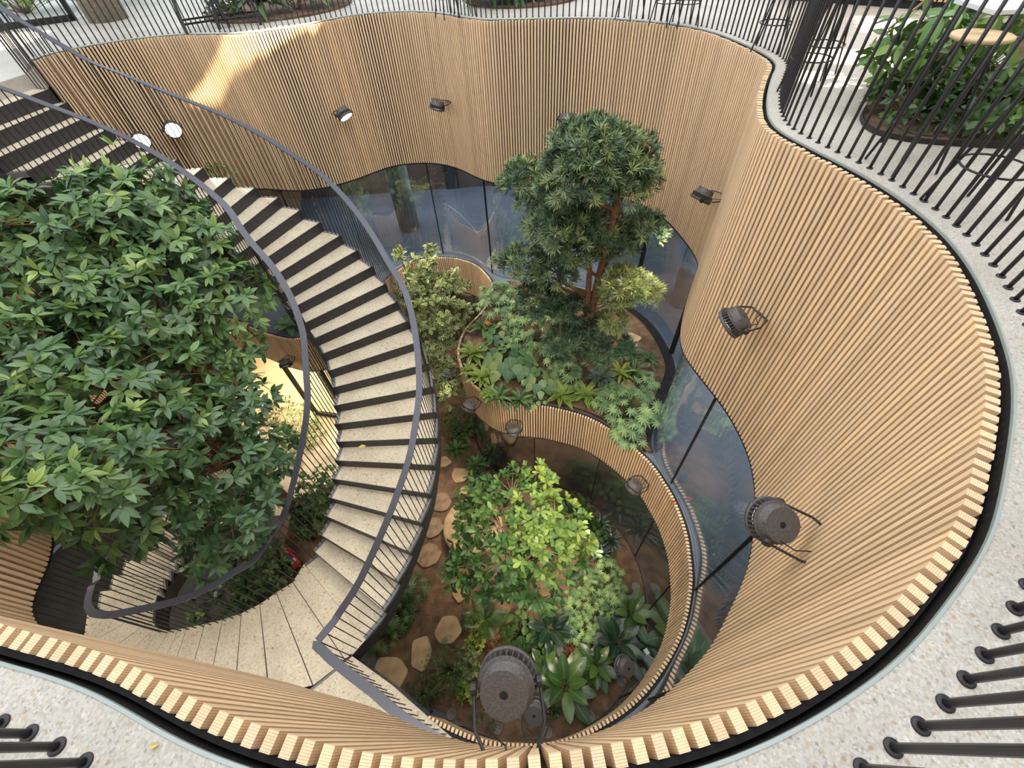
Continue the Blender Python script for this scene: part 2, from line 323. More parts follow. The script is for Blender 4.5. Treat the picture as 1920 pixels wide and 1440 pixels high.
# lower glass
g2i = lambda p: int(np.argmin(np.linalg.norm(S2-np.array(p), axis=1)))
GL = offset(S2, .05); lo = g2i((-6.0, 7.85)); lcuts = [lo]+sorted(g2i(p) for p in [(-4.95, 7.38), (-3.6, 8.5), (-2.27, 10.3), (-1.0, 10.05), (-.35, 8.8), (-1.1, 7.1), (.42, 4.95), (1.7, 4.35), (2.47, 3.0), (2.43, 1.9), (1.56, .52), (.1, -.04)])+[len(GL)-1]
for k in range(len(lcuts)-1):
    if k == 0: continue
    struct('window_%d' % (k+20), ribbon(MB(), GL[lcuts[k]:lcuts[k+1]+1], ZS, ZB, .012), M_GLASSL)
mb = MB()
for j in lcuts[1:]:
    n = normals(GL)[j]; mb.box((GL[j][0]+n[0]*.006, GL[j][1]+n[1]*.006, (ZS+ZB)/2), (.018, .03, ZB-ZS-.02), math.atan2(n[1], n[0])+math.pi/2)
struct('trim_8', mb, M_GEDGE)
struct('trim_9', ribbon(MB(), offset(S2, .03)[lcuts[1]:], ZS, ZS+.02, .02), M_GEDGE)
# lower floor and outer walls
slab('floor_lower', BIG, [], ZS-.3, ZS-.02, M_DARKFL)
slab('floor_lower_hall', [(-8.6, 4.6), (-5.9, 4.6), (-3.25, 6.3), (-3.4, 8.9), (-4.5, 11), (-8.6, 11)], [], ZS-.1, ZS-.008, M_TREAD)
BED = [tuple(p) for p in offset(S2, .04)[g2i((-2.95, 9.72))::3]]+[(-1.5, .4), (-2.5, .8), (-3.2, 1.6), (-3.1, 3.0), (-3.0, 4.5), (-3.3, 6.0), (-3.5, 7.5), (-3.4, 8.8)]
slab('floor_soil_garden', BED, [], ZS-.1, ZS, M_SOIL)
BED2 = [(-3.3, 6.2), (-3.05, 4.6), (-3.1, 3.4), (-3.35, 2.55), (-3.7, 2.2), (-4.3, 1.9), (-5.0, 1.9), (-5.4, 2.3), (-5.7, 3.0), (-5.9, 4.0), (-5.6, 5.0), (-4.9, 5.3), (-4.3, 5.4), (-3.9, 6.0)]
slab('floor_soil_stairwell', BED2, [], ZS-.1, ZS+.03, M_SOIL)
mb = MB(); GR = [P(*q, ZM) for q in [(1200, 575), (1222, 598), (1243, 640), (1252, 690), (1250, 760), (1238, 830), (1222, 868)]]
gi0, gi1 = g_idx((2.7, 8.0)), g_idx((2.32, 3.7))
gr_out = offset(G1, -.02)[gi0:gi1]; wdt = np.interp(np.arange(len(gr_out)), [0, 8, len(gr_out)*.8, len(gr_out)-1], [.12, .2, .2, .03])
nn = normals(gr_out)
bed_mid = [tuple(p) for p in offset(S2, .10)[g2i((-.35, 8.8)):g2i((2.2, 3.68)):2]]+[tuple(p) for p in (gr_out-nn*wdt[:, None])[::-2]]+[(2.2, 8.35), (1.4, 8.6), (.7, 8.8), (.1, 9.0)]
slab('floor_soil_planter', bed_mid, [], ZM-.02, ZM+.05, M_SOIL)
for wn, (c, s) in {'wall_north': ((0, 21.1, -4.4), (32, .2, 8.1)), 'wall_south': ((0, -9.1, -1), (32, .2, 15.2)), 'wall_east': ((16.1, 6, -1), (.2, 30, 15.2)), 'wall_west': ((-16.1, 6, -4.4), (.2, 30, 8.1))}.items():
    struct(wn, MB().box(c, s), M_DWALL)
# unseen roof added to mask the sun, its openings shaped to the sunlit patches
def inpoly(x, y, poly):
    c = False; n = len(poly)
    for i in range(n):
        (x1, y1), (x2, y2) = poly[i], poly[(i+1) % n]
        if (y1 > y) != (y2 > y) and x < (x2-x1)*(y-y1)/(y2-y1)+x1: c = not c
    return c
def pl(*q): return [P(a, b, 0) for a, b in q]
SUNLIT = [[(-4.40, 9.5), (-2.85, 10.1), (-2.96, 9.79), (-3.44, 9.34), (-3.93, 9.09), (-4.56, 8.98), (-4.84, 9.08)], pl((1600, 28), (1750, 38), (1920, 50), (1920, 66), (1760, 66), (1610, 62)), pl((1500, 92), (1620, 92), (1810, 105), (1800, 128), (1560, 120), (1500, 112)), pl((1470, 128), (1560, 136), (1650, 152), (1640, 176), (1560, 170), (1490, 152)), pl((1830, 160), (1920, 150), (1920, 262), (1850, 250)), [(-12.5, 9), (-8.0, 9.4), (-8.4, 11), (-13, 11)]]
CZ = 6.6; mb = MB(); cs = .1; offx = SUN_DIR.x*CZ/SUN_DIR.z; offy = SUN_DIR.y*CZ/SUN_DIR.z
ny0, ny1 = -9.2, 21.2; y = ny0
while y < ny1:
    x = -16.2; run = x
    while x < 30:
        hole = any(inpoly(x+cs/2-offx, y+cs/2-offy, pg) for pg in SUNLIT)
        if hole:
            if x > run+1e-6: mb.box(((run+x)/2, y+cs/2, CZ), (x-run, cs, .1))
            run = x+cs
        x += cs
    mb.box(((run+x)/2, y+cs/2, CZ), (x-run, cs, .1)); y += cs
struct('sun_mask_ceiling', mb, M_WHITE)
mb = MB().box((-1.5, 14.6, (ZM+ZW)/2-.0), (16, .2, -ZM+ZW+2.3)); struct('wall_brown_partition', mb, M_DWALL)
struct('door_1', MB().box((-1.55, 14.47, ZM+1.05), (.42, .06, 2.1)), M_BACK)
struct('door_2', MB().box((.0, 14.47, ZM+1.05), (.42, .06, 2.1)), M_BACK)

# ---------------- the staircase ----------------
OUT_PX = [(50,138),(92,166),(126,191),(166,217),(205,239),(245,261),(286,281.5),(333,297),(380,314),(430,332),(479,350),(522,369),(564,392),(601,415.5),(639,440),(671,468),(699,498.5),(724,531),(745.6,565),(766,601),(788.7,639),(803,681),(811.5,724.5),(817,772),(818.7,820.5),(813.5,871.5),(805,925),(789,979),(769,1035),(746,1090),(720,1145),(686,1199)]
outer = [P(*p, -i*HR) for i, p in enumerate(OUT_PX)]
inner = [(-6.92, 5.93), (-6.70, 5.86), (-6.48, 5.84), (-6.26, 5.85), (-6.02, 5.88), (-5.75, 5.93), (-5.48, 5.98), (-5.2, 6.0), (-4.93, 6.02), (-4.67, 6.01), (-4.43, 5.97), (-4.2, 5.9), (-4.01, 5.83), (-3.83, 5.74), (-3.65, 5.61), (-3.52, 5.43), (-3.38, 5.27), (-3.2, 5.1), (-3.06, 4.93), (-2.95, 4.75)]
inner += [P(*q, -(20+k)*HR) for k, q in enumerate([(613,696),(621.7,727),(625,760.6),(627.5,795),(629.5,828),(627.5,863),(622,897),(615.5,932),(608,966),(599,1001),(586,1031),(570,1057)])]
# level winder tiles between flights
tile_in = [P(*q, ZM) for q in [(549,1092),(518,1111),(487,1133),(452.5,1150),(417,1162),(384,1170),(350,1177),(335,1180),(317,1182),(300,1180),(287,1174),(271,1173),(250,1169)]]
tile_in = tile_in[:-3]+[(-5.30, 1.50), (-5.40, 1.60), (-5.46, 1.76)]
tile_out = [(-2.50, .96), (-2.85, .69), (-3.40, .62), (-3.83, .55), (-4.19, .5), (-4.5, .52), (-4.78, .60), (-5.0, .70), (-5.22, .80), (-5.45, .90), (-5.68, 1.02), (-5.92, 1.18), (-6.15, 1.38)]
low_in = [(-5.50, 1.94), (-5.66, 2.10), (-5.77, 2.27), (-5.87, 2.45), (-5.97, 2.63), (-6.07, 2.82), (-6.17, 3.02), (-6.26, 3.22), (-6.34, 3.43), (-6.41, 3.64), (-6.47, 3.86), (-6.52, 4.08), (-6.56, 4.3), (-6.59, 4.53), (-6.61, 4.76), (-6.62, 5.0), (-6.62, 5.22), (-6.61, 5.45), (-6.59, 5.67)]
low_out = [(-6.44, 1.78), (-6.58, 2.10), (-6.68, 2.40), (-6.77, 2.72), (-6.88, 3.06), (-7.08, 3.42), (-7.18, 3.7), (-7.27, 3.96), (-7.35, 4.2), (-7.42, 4.42), (-7.48, 4.63), (-7.53, 4.83), (-7.57, 5.03), (-7.6, 5.22), (-7.62, 5.4), (-7.63, 5.58), (-7.63, 5.76), (-7.62, 5.93), (-7.6, 6.1)]
stair = empty('spiral_staircase', (-3, 3, ZM), 'sweeping spiral staircase with pale terrazzo treads and black risers', 'staircase')
def spart(name, mb, m, label=None, sm=False):
    o = mb.build(name, m, stair, sm); o.location = (3, -3, -ZM)
    return tag(o, label)
def lerp(a, b, t): return (a[0]+(b[0]-a[0])*t, a[1]+(b[1]-a[1])*t)
def subcurve(pts, i, j, n=4):
    c = []
    for k in range(n+1):
        u = i+(j-i)*k/n; a = int(min(max(math.floor(u), 0), len(pts)-2)); t = u-a
        p0 = pts[max(a-1, 0)]; p1 = pts[a]; p2 = pts[a+1]; p3 = pts[min(a+2, len(pts)-1)]
        c.append(tuple(.5*((2*p1[d])+(-p0[d]+p2[d])*t+(2*p0[d]-5*p1[d]+4*p2[d]-p3[d])*t*t+(-p0[d]+3*p1[d]-3*p2[d]+p3[d])*t**3) for d in (0, 1)))
    return c
def flight(o_, i_, zs, first, last):
    """nosing k joins o_[k] and i_[k]; tread k reaches back to nosing k-1"""
    for k in range(first, last+1):
        z = zs(k); oc = subcurve(o_, k-1, k); ic = subcurve(i_, k-1, k)
        po = [lerp(a, b, .055/1.5) for a, b in zip(oc, ic)]; pi_ = [lerp(a, b, .96) for a, b in zip(oc, ic)]
        spart('tread', MB().prism(po+pi_[::-1], z-.05, z), M_TREAD)
        spart('edge_plate', MB().prism(oc+po[::-1], z-.07, z-.001), M_PLATE, 'grey metal plate along the tread end'); spart('edge_plate', MB().prism(pi_+ic[::-1], z-.07, z-.001), M_PLATE, 'grey metal plate along the tread end')
        a, b = o_[k], i_[k]; d = np.array(lerp(a, b, .5))-np.array(lerp(o_[k-1], i_[k-1], .5)); d = d/np.linalg.norm(d)*.008
        spart('riser', MB().prism([a, b, (b[0]+d[0], b[1]+d[1]), (a[0]+d[0], a[1]+d[1])], z-HR-.003, z-.004), M_STRG)
def stringer(o_, i_, zs, n, name='stringer'):
    mb = MB(); b = len(mb.v); m = 0
    for k in range(n):
        for p in subcurve(o_, k, k+1, 4)[:-1 if k < n-1 else None]: m += 1; mb.v.append(p)
    pts = mb.v; mb.v = []; q = []
    for k in range(n):
        q += subcurve(i_, k, k+1, 4)[:-1 if k < n-1 else None]
    th = .05
    for s, (A, B) in enumerate(((pts, q), (q, pts))):
        base = len(mb.v)
        for j in range(m):
            u = j/4; a, c = A[j], B[j]; L_ = math.hypot(c[0]-a[0], c[1]-a[1]); p2 = lerp(a, c, th/L_); z1 = zs(u)-HR*1.05; z0 = z1-.26
            mb.v += [(a[0], a[1], z0), (a[0], a[1], z1), (p2[0], p2[1], z1), (p2[0], p2[1], z0)]
        for j in range(m-1):
            x, y = base+4*j, base+4*j+4
            for k in range(4): mb.f.append((x+k, x+(k+1) % 4, y+(k+1) % 4, y+k))
    base = len(mb.v)                                            # soffit
    for j in range(m):
        z0 = zs(j/4)-HR*1.05-.24; mb.v += [(*pts[j], z0), (*q[j], z0), (*pts[j], z0-.02), (*q[j], z0-.02)]
    for j in range(m-1):
        x = base+4*j; mb.f += [(x, x+1, x+5, x+4), (x+2, x+6, x+7, x+3)]
    return spart(name, mb, M_STRG)
flight(outer, inner, lambda k: -k*HR, 1, 31)
stringer(outer, inner, lambda k: -k*HR, 31)
# winder tiles on the level part, shown as plates with dark joints
for k in range(-1, len(tile_in)-1):
    a, b = (outer[31], inner[31]) if k < 0 else (tile_out[k], tile_in[k]); c, d = tile_out[k+1], tile_in[k+1]
    g = .0065/1.2; poly = [lerp(a, c, g*4), lerp(c, a, g*4), lerp(d, b, .02), lerp(b, d, .02)]
    if k == -1: poly = [lerp(a, c, .01), (-2.40, 1.0), lerp(c, a, .02), lerp(d, b, .02), lerp(b, d, .02)]
    if k == 0: poly = [lerp(a, c, .01), (-2.57, .88), lerp(c, a, .01), lerp(d, b, .02), lerp(b, d, .02)]
    spart('landing_tile', MB().prism(poly, ZM-.05, ZM+.002), M_TREAD)
lastpoly = [tile_out[-1], (-6.3, 1.47), low_out[0], low_in[0], tile_in[-1]]
spart('landing_tile', MB().prism(lastpoly, ZM-.05, ZM+.002), M_TREAD)
base = [outer[31]]+[(-2.40, 1.0), (-2.57, .88)]+tile_out[1:]+[(-6.3, 1.47), low_out[0], low_in[0]]+tile_in[::-1]+[inner[31]]
spart('landing_slab', MB().prism(base, ZM-.36, ZM-.012), M_STRG)
struct('trim_10', MB().prism([(-2.56, .872), (-2.543, .847), (-2.862, .622), (-2.88, .647)], ZM, ZM+.016), M_PLATE)
low_o = low_out; low_i = low_in
flight(low_o, low_i, lambda k: ZM-k*HR, 1, 18)
spart('riser', MB().prism([low_out[0], low_in[0], (low_in[0][0]+.01, low_in[0][1]-.015), (low_out[0][0]+.01, low_out[0][1]-.015)], ZM-HR, ZM), M_STRG)
stringer(low_o, low_i, lambda k: ZM-k*HR, 18)

# ---------------- railings ----------------
def railing(name, label, c3, height, r=.01, hand=.05, sp=.1, root=None, near=(0, 0, H), lo=None, collar=0, toph=True, group=None, cap=100):
    """c3: base line as an (n,3) array; one baluster every sp metres along it"""
    q = resample(np.array(c3, float), sp); o = empty(name, tuple(c3[len(c3)//2]), label, 'railing', group); L0 = Vector(o.location)
    hts = height if callable(height) else (lambda p: height)
    me = {}; d = np.linalg.norm(q-np.array(near), axis=1); order = np.argsort(d); keep = set(order[:cap].tolist())
    m1 = MB(); m1.tube([(0, 0, 0), (0, 0, 1)], r, 8)
    bme = smooth(m1.mesh('baluster')); bme.materials.append(M_DARK)
    if collar: cme = smooth(MB().lathe([(collar, 0), (collar, .004), (collar*.8, .006), (r, .0065)], 16, cap=False).mesh('base_collar')); cme.materials.append(M_DARK)
    rest = MB()
    for i, p in enumerate(q):
        b = p[2] if lo is None else lo(p); h = p[2]+hts(p)-b
        if i in keep:
            me_ = bme
            ob = link('baluster', me_, o); ob.location = Vector((p[0], p[1], b))-L0; ob.scale = (1, 1, h)
            if collar: link('base_collar', cme, ob)
        else:
            rest.tube([Vector((p[0], p[1], b))-L0, Vector((p[0], p[1], b+h))-L0], r, 6)
            if collar: rest.lathe([(collar, 0), (collar, .004)], 8, Matrix.Translation(Vector((p[0], p[1], b))-L0))
    if rest.v: tag(rest.build('balusters', M_DARK, o), 'further dark round bars of the same railing', kind='stuff')
    if toph:
        mb = MB(); c = resample(np.array(c3, float), .05); n2 = normals(c[:, :2]); bs = 0
        for i in range(len(c)):
            zt = c[i][2]+hts(c[i]); n = n2[i]*hand/2
            mb.v += [tuple(Vector((c[i][0]-n[0], c[i][1]-n[1], zt-.01))-L0), tuple(Vector((c[i][0]-n[0], c[i][1]-n[1], zt+.004))-L0), tuple(Vector((c[i][0]+n[0], c[i][1]+n[1], zt+.004))-L0), tuple(Vector((c[i][0]+n[0], c[i][1]+n[1], zt-.01))-L0)]
        for i in range(len(c)-1):
            for k in range(4): mb.f.append((4*i+k, 4*i+(k+1) % 4, 4*i+4+(k+1) % 4, 4*i+4+k))
        m = 4*len(c); mb.f += [(0, 3, 2, 1), (m-4, m-3, m-2, m-1)]
        mb.build('handrail', M_RAIL, o)
    return o
ER = offset(S, .197); i0 = int(np.argmin(np.linalg.norm(ER-np.array((-6.6, 9.3)), axis=1)))
cu = ER[2:int(len(ER)*.86)]
railing('floor_railing', 'tall black bar railing on the upper terrazzo floor round the opening', np.c_[cu, np.zeros(len(cu))], 1.1, .0105, .05, .1, collar=.021)
def along(pts, n=6):
    c = []
    for k in range(len(pts)-1): c += subcurve(pts, k, k+1, n)[:-1]
    return c+[pts[-1]]
def inset(a, b, d):
    r = []
    for p, q in zip(a, b):
        l = math.hypot(q[0]-p[0], q[1]-p[1]); r.append(lerp(p, q, d/l))
    return r
ofl = along(inset(outer, inner, .03)); o3 = [(p[0], p[1], -i/6*HR) for i, p in enumerate(ofl)]
o3c = [(ER[2][0], ER[2][1], 0), (-6.75, 8.0, 0)]+o3+[(-2.42, .99, ZM)]
stair_lo_up = None
def base_of(table, step0):
    arr = np.array([p[:2] for p in table])
    def f(p):
        j = int(np.argmin(np.linalg.norm(arr-np.array(p[:2]), axis=1))); k = math.ceil(step0(j)-1e-6)
        return k
    return f
fb = base_of(o3, lambda j: j/6)
railing('stair_railing', 'dark handrail and bars along the right-hand outer side of the upper stair flight', o3c, 1.12, .0065, .085, .1, lo=lambda p: (-min(fb(p), 31)*HR if (p[2] > ZM+.01 and p[2] < -.001) else p[2]))
ifl = along(inset(inner, outer, .03)); i3 = [(p[0], p[1], -i/6*HR) for i, p in enumerate(ifl)]
til = along([inner[31]]+tile_in+[(-5.49, 1.86)]); tin = [(p[0]+.0, p[1]-.03, ZM) for p in til[3:]]
lfl = along(inset(low_in, low_out, .03)); l3 = [(p[0], p[1], ZM-i/6*HR) for i, p in enumerate(lfl)]
full = np.array(i3+tin+l3[3:])
k_ = 9; ker = np.ones(k_)/k_; fz = np.convolve(np.r_[[full[0, 2]]*4, full[:, 2], [full[-1, 2]]*4], ker, 'valid'); full[:, 2] = fz
fb2 = base_of(i3, lambda j: j/6); fb3 = base_of(l3, lambda j: j/6)
def lo2(p):
    if p[2] > ZM+.02 and p[0] > -7.2 and p[1] > 2.1: return -min(fb2(p), 31)*HR
    if p[2] < ZM-.02: return ZM-fb3(p)*HR
    return ZM
railing('stair_railing', 'dark inner stair handrail and bars that turn in a hairpin round the leafy tree', full, 1.12, .0065, .085, .1, lo=lo2, near=(-3.5, 2, -4))
lofl = along(inset(low_out, low_in, .03)); lo3 = [(-5.3, .86, ZM), (-5.95, 1.22, ZM), (-6.3, 1.5, ZM)]+[(p[0], p[1], ZM-i/6*HR) for i, p in enumerate(lofl)]
fb4 = base_of(lo3[3:], lambda j: j/6)
railing('stair_railing', 'dark outer handrail and bars of the lower flight, in shadow at the lower left', lo3, 1.12, .0065, .085, .1, lo=lambda p: ZM-fb4(p)*HR if p[2] < ZM-.01 else ZM, near=(-6, 1, -5))
LB = [P(*q, ZM) for q in [(655.5,1237),(667,1246),(678,1257),(710.4,1283),(748,1311),(790,1347.5),(842,1381)]]
lb = [(-2.42, .99)]+LB+[(LB[-1][0]+.35, LB[-1][1]-.16), (LB[-1][0]+.7, LB[-1][1]-.3)]
railing('landing_railing', 'grey flat handrail with dark bars across the middle landing edge', [(p[0], p[1], ZM) for p in lb], 1.12, .0075, .10, .1, collar=.02)

# ---------------- spotlights on brackets ----------------
def lamp_meshes():
    a = MB(); a.lathe([(.112, -.045), (.112, .0), (.138, .002), (.140, .014), (.120, .020), (.116, .085), (.112, .090), (.022, .090), (.020, .082), (.001, .082)], 40, cap=False)
    for k in range(4):
        q = k*math.pi/2+.6; a.box((.1165*math.cos(q), .1165*math.sin(q), .078), (.012, .008, .024), q)
    b = MB(); n = 30
    for k in range(n):
        q = 2*math.pi*k/n; b.box((.130*math.cos(q), .130*math.sin(q), -.022), (.034, .006, .052), q)
    c = MB().lathe([(.139, -.075), (.150, -.070), (.151, -.052), (.146, -.044), (.118, -.046), (.118, -.072)], 40, cap=False)
    c.f += [tuple(range(5*40, 6*40))[::-1]]
    c = MB().lathe([(.128, -.072), (.132, -.078), (.149, -.074), (.151, -.052), (.146, -.046), (.112, -.046)], 40, cap=False)
    d = MB().lathe([(.001, -.071), (.129, -.071), (.129, -.064), (.001, -.064)], 32, cap=False)
    hole = MB().lathe([(.001, .0905), (.017, .0905), (.017, .0895)], 20, cap=False)
    out = []
    for nm, mb, m in (('housing', a, M_LAMP), ('cable_gland', hole, M_BACK), ('cooling_fins', b, M_LAMP), ('front_ring', c, M_LAMP), ('lens', d, None)):
        me = mb.mesh(nm)
        if m: me.materials.append(m)
        out.append((nm, me))
    for nm, me in out:
        for p in me.polygons: p.use_smooth = nm != 'cooling_fins' and abs(p.normal.z) < .8
    return out
LM = lamp_meshes(); LM_ON = LM[-1][1]; LM_ON.materials.append(M_LENS); LM_OFF = LM_ON.copy(); LM_OFF.materials.clear(); LM_OFF.materials.append(M_LENSOFF)
def wall_spot(px, py, curve, prot, zr):
    """the point on a pixel's sight line that stands prot metres in front of the wall curve"""
    best = None
    for z in np.arange(zr[0], zr[1], .02):
        p = np.array(P(px, py, z)); d = np.linalg.norm(curve-p, axis=1); j = int(np.argmin(d))
        s = abs(d[j]-prot)+(0 if (curve[j]-p)@normals(curve)[j] > 0 else 5)
        if best is None or s < best[0]: best = (s, z, p, j)
    _, z, p, j = best; v = curve[j]-p; v = v/np.linalg.norm(v)
    return Vector((p[0], p[1], z)), Vector((v[0], v[1], 0))
def spotlight(px, py, curve, zr, label, aim=None, tilt=.45, prot=.30, on=True, power=60, col=(1, .88, .68), blend=.5, size=1.1, target=None, group='spotlights on the slatted walls'):
    power *= 1.9; p, n = wall_spot(px, py, curve, prot, zr); o = empty('spotlight', p, label, 'spotlight', group)
    if target is not None: a = (Vector(target)-p).normalized()
    else: a = (Vector(aim).normalized() if aim else (-n*tilt+Vector((0, 0, -1))).normalized())
    k = n.cross(Vector((0, 0, 1))).normalized(); kk = (k-a*a.dot(k)).normalized() if abs(a.dot(k)) < .95 else k
    R = Matrix((kk, a.cross(kk)*-1, -a)).transposed()
    if R.determinant() < 0: R = Matrix((kk, a.cross(kk), -a)).transposed()
    pr_ = {}
    for nm, me in LM:
        if nm == 'lens': me = LM_ON if on else LM_OFF
        ob = link(nm, me, pr_.get(dict(cooling_fins='housing', cable_gland='housing', lens='front_ring').get(nm, ''), o)); pr_[nm] = ob
        if ob.parent is o: ob.rotation_euler = R.to_euler()
        if nm == 'lens' and on: tag(ob, 'glowing white lens')
    y = MB(); w_ = prot-.02
    for s in (-1, 1):
        q0 = k*s*.162; q1 = n*w_*.55+k*s*.165+Vector((0, 0, .0)); q2 = n*w_+k*s*.105
        y.tube([q0-n*.02, q0, q1, q2], .0085, 6)
        y.lathe([(.001, -.014), (.03, -.012), (.03, .012), (.001, .014)], 14, Matrix.Translation(q0)@k.to_track_quat('Z', 'Y').to_matrix().to_4x4(), cap=False)
    y.tube([n*w_-k*.105, n*w_+k*.105], .0085, 6); y.tube([n*w_, n*(w_+.05)], .009, 6)
    yk = y.build('yoke', M_DARK, o)
    c = MB().tube([k*.1-a*.02, n*.14-a*.02+k*.12, n*w_*.8+k*.03-Vector((0, 0, .02)), n*(w_+.03)], .004, 6); c.build('cable', M_WIRE, yk)
    if on:
        l = bpy.data.lights.new('spotlight_beam', 'SPOT'); l.energy = power; l.color = col; l.spot_size = size; l.spot_blend = blend; l.shadow_soft_size = .1
        lo = bpy.data.objects.new('spotlight_beam', l); COL.objects.link(lo); lo.parent = o; lo.location = a*.09; lo.rotation_euler = (-a).to_track_quat('Z', 'Y').to_euler()
    return o
ZU, ZL = (-2.3, -.2), (-6.2, -5.2)
spotlight(264, 262, S, ZU, 'lit spotlight with glowing lens low behind the stair, left one of the close pair', target=(-3.2, 3.6, -2.2), power=120)
spotlight(323, 241, S, ZU, 'lit spotlight with glowing lens behind the stair railing, the right of the close pair', target=(-2.2, 3.6, -2.6), power=120)
spotlight(645, 213, S, ZU, 'lit spotlight tilted right on the far slats above the rounded far bay', aim=(.55, -.45, -.9), power=120)
spotlight(820, 197, S, ZU, 'spotlight on the far slats beside the inward fold, lens hidden', aim=(-.3, -.1, -1), power=100)
spotlight(1062, 223, S, ZU, 'spotlight on the far slats just above the cloud-pruned tree', aim=(.0, -.25, -1), power=100)
spotlight(1318, 366, S, (-1.75, -1.5), 'spotlight in the concave fold right of the cloud-pruned tree', aim=(-.5, -.25, -1), power=50)
spotlight(1378, 602, S, (-1.35, -1.1), 'spotlight with ribbed drum on the right-hand slats at mid height of the picture', aim=(-.7, .15, -.8), power=110)
spotlight(1450, 978, S, (-1.75, -1.3), 'large near spotlight on the right-hand slats, round grey back with a central hole', target=(1.2, 4.2, -5.6), power=100, prot=.38)
spotlight(950, 1284, S, (-1.12, -1.02), 'largest spotlight hanging nearest below the viewer, seen from behind over the soil', aim=(.13, .52, -.80), power=85, prot=.30, size=.7)
spotlight(841, 702, S2, ZL, 'small spotlight among leaves left of the curved planter', aim=(-.2, -.2, -1), power=6, prot=.26, group='spotlights on the slatted band')
spotlight(880, 761, S2, ZL, 'small tan-lit spotlight at the lower left of the curved planter band', aim=(-.5, -.4, -.9), power=90, prot=.26, group='spotlights on the slatted band')
spotlight(963, 806, S2, ZL, 'small spotlight under the front of the planter band above reflected stones', aim=(0, -.5, -1), power=90, prot=.26, group='spotlights on the slatted band')
spotlight(1190, 912, S2, ZL, 'small spotlight on the band where the planter meets the right glass wall', aim=(-.6, -.3, -1), power=100, prot=.26, group='spotlights on the slatted band')
spotlight(1172, 1250, S2, ZL, 'dark spotlight above large green leaves at the lower right of the soil', aim=(-.5, .5, -.9), power=28, prot=.27, group='spotlights on the slatted band')
spotlight(1003, 1335, S2, ZL, 'small dark spotlight partly hidden beneath the largest spotlight', aim=(.2, .6, -1), power=28, prot=.27, group='spotlights on the slatted band')
spotlight(535, 681, S2, ZL, 'lit spotlight on the left slatted band above the ochre floor', aim=(.1, -.5, -1), power=120, prot=.26, group='spotlights on the slatted band')
o = empty('sensor', P3(1212, 1222, -7.2), 'small pale grey sensor box on a bracket by the lower right glass', 'sensor')
MB().box((0, 0, 0), (.07, .09, .06), .4).build('sensor_box', M_TRIM, o); MB().tube([(.02, -.04, 0), (.1, -.13, -.03), (.17, -.17, -.05)], .012, 6).build('arm', M_TRIM, o)

# ---------------- leaves and plants ----------------
def leaf(prof, L_=1., W_=.3, fold=.12, curl=.15, n=6):
    """one leaf along +x, curled down, folded along the midrib"""
    v = []; f = []; uv = []
    for i in range(n+1):
        t = i/n; w_ = prof(t)*W_/2; z = -curl*t*t
        v += [(t*L_, w_, z+abs(w_)*fold), (t*L_, 0, z), (t*L_, -w_, z+abs(w_)*fold)]; uv += [(t, 1), (t, 0), (t, 1)]
    for i in range(n):
        a = 3*i; f += [(a, a+3, a+4, a+1), (a+1, a+4, a+5, a+2)]
    return np.array(v), f, np.array(uv)
def joinleaf(parts):
    v = []; f = []; uv = []
    for (a, b, c) in parts:
        k = sum(len(x) for x in v); v.append(a); f += [tuple(i+k for i in q) for q in b]; uv.append(c)
    return np.concatenate(v), f, np.concatenate(uv)
lance = lambda t: max(0.02, math.sin(math.pi*min(1, t**.85))**.9)
oval = lambda t: max(.02, math.sin(math.pi*t)**.6)
obov = lambda t: max(.03, math.sin(math.pi*t**1.5)**.7)
heart = lambda t: max(.02, math.sin(math.pi*t**.62)**.75)
strap = lambda t: max(.03, min(1, t*5+.35)*min(1, (1-t)*3.2)**.7)
def palmate(n=9, spread=2.55):
    ps = []
    for k in range(n):
        q = (k/(n-1)-.5)*2*spread; s = 1-.28*abs(q)/spread
        a, b, c = leaf(lance, s, .235*s, .35, .28, 4); R = np.array([[math.cos(q), -math.sin(q), 0], [math.sin(q), math.cos(q), 0], [0, 0, 1]])
        ps.append((a@R.T, b, c))
    return joinleaf(ps)
def frond(n=13):
    ps = []
    for k in range(n):
        t = (k+1)/(n+1)
        for s in (-1, 1):
            a, b, c = leaf(lance, .30*math.sin(math.pi*(t*.85+.12)), .075, .1, .1, 3); q = s*1.2; R = np.array([[math.cos(q), -math.sin(q), 0], [math.sin(q), math.cos(q), 0], [0, 0, 1]])
            ps.append((a@R.T+np.array([t, 0, -.25*t*t]), b, c))
    ps.append(leaf(strap, 1, .02, 0, .25, 6)); return joinleaf(ps)
T_LANCE = leaf(lance, 1, .37, .18, .22, 5); T_OBOV = leaf(obov, 1, .42, .22, .16, 5); T_OVAL = leaf(oval, 1, .5, .15, .2, 5)
T_NEEDLE = (np.array([(0, 0, 0), (.5, .055, .015), (1, 0, -.05), (.5, -.055, .015)]), [(0, 1, 2, 3)], np.array([(0, 0), (.5, 1), (1, 0), (.5, 1)]))
T_PALM = palmate(); T_HEART = leaf(heart, 1, .82, .12, .3, 6); T_STRAP = leaf(strap, 1, .2, .5, .5, 8); T_BROAD = leaf(oval, 1, .46, .25, .28, 8); T_FROND = frond(); T_SLIM = leaf(lance, 1, .18, .3, .25, 4); T_SPOT = leaf(lance, 1, .30, .3, .35, 6)
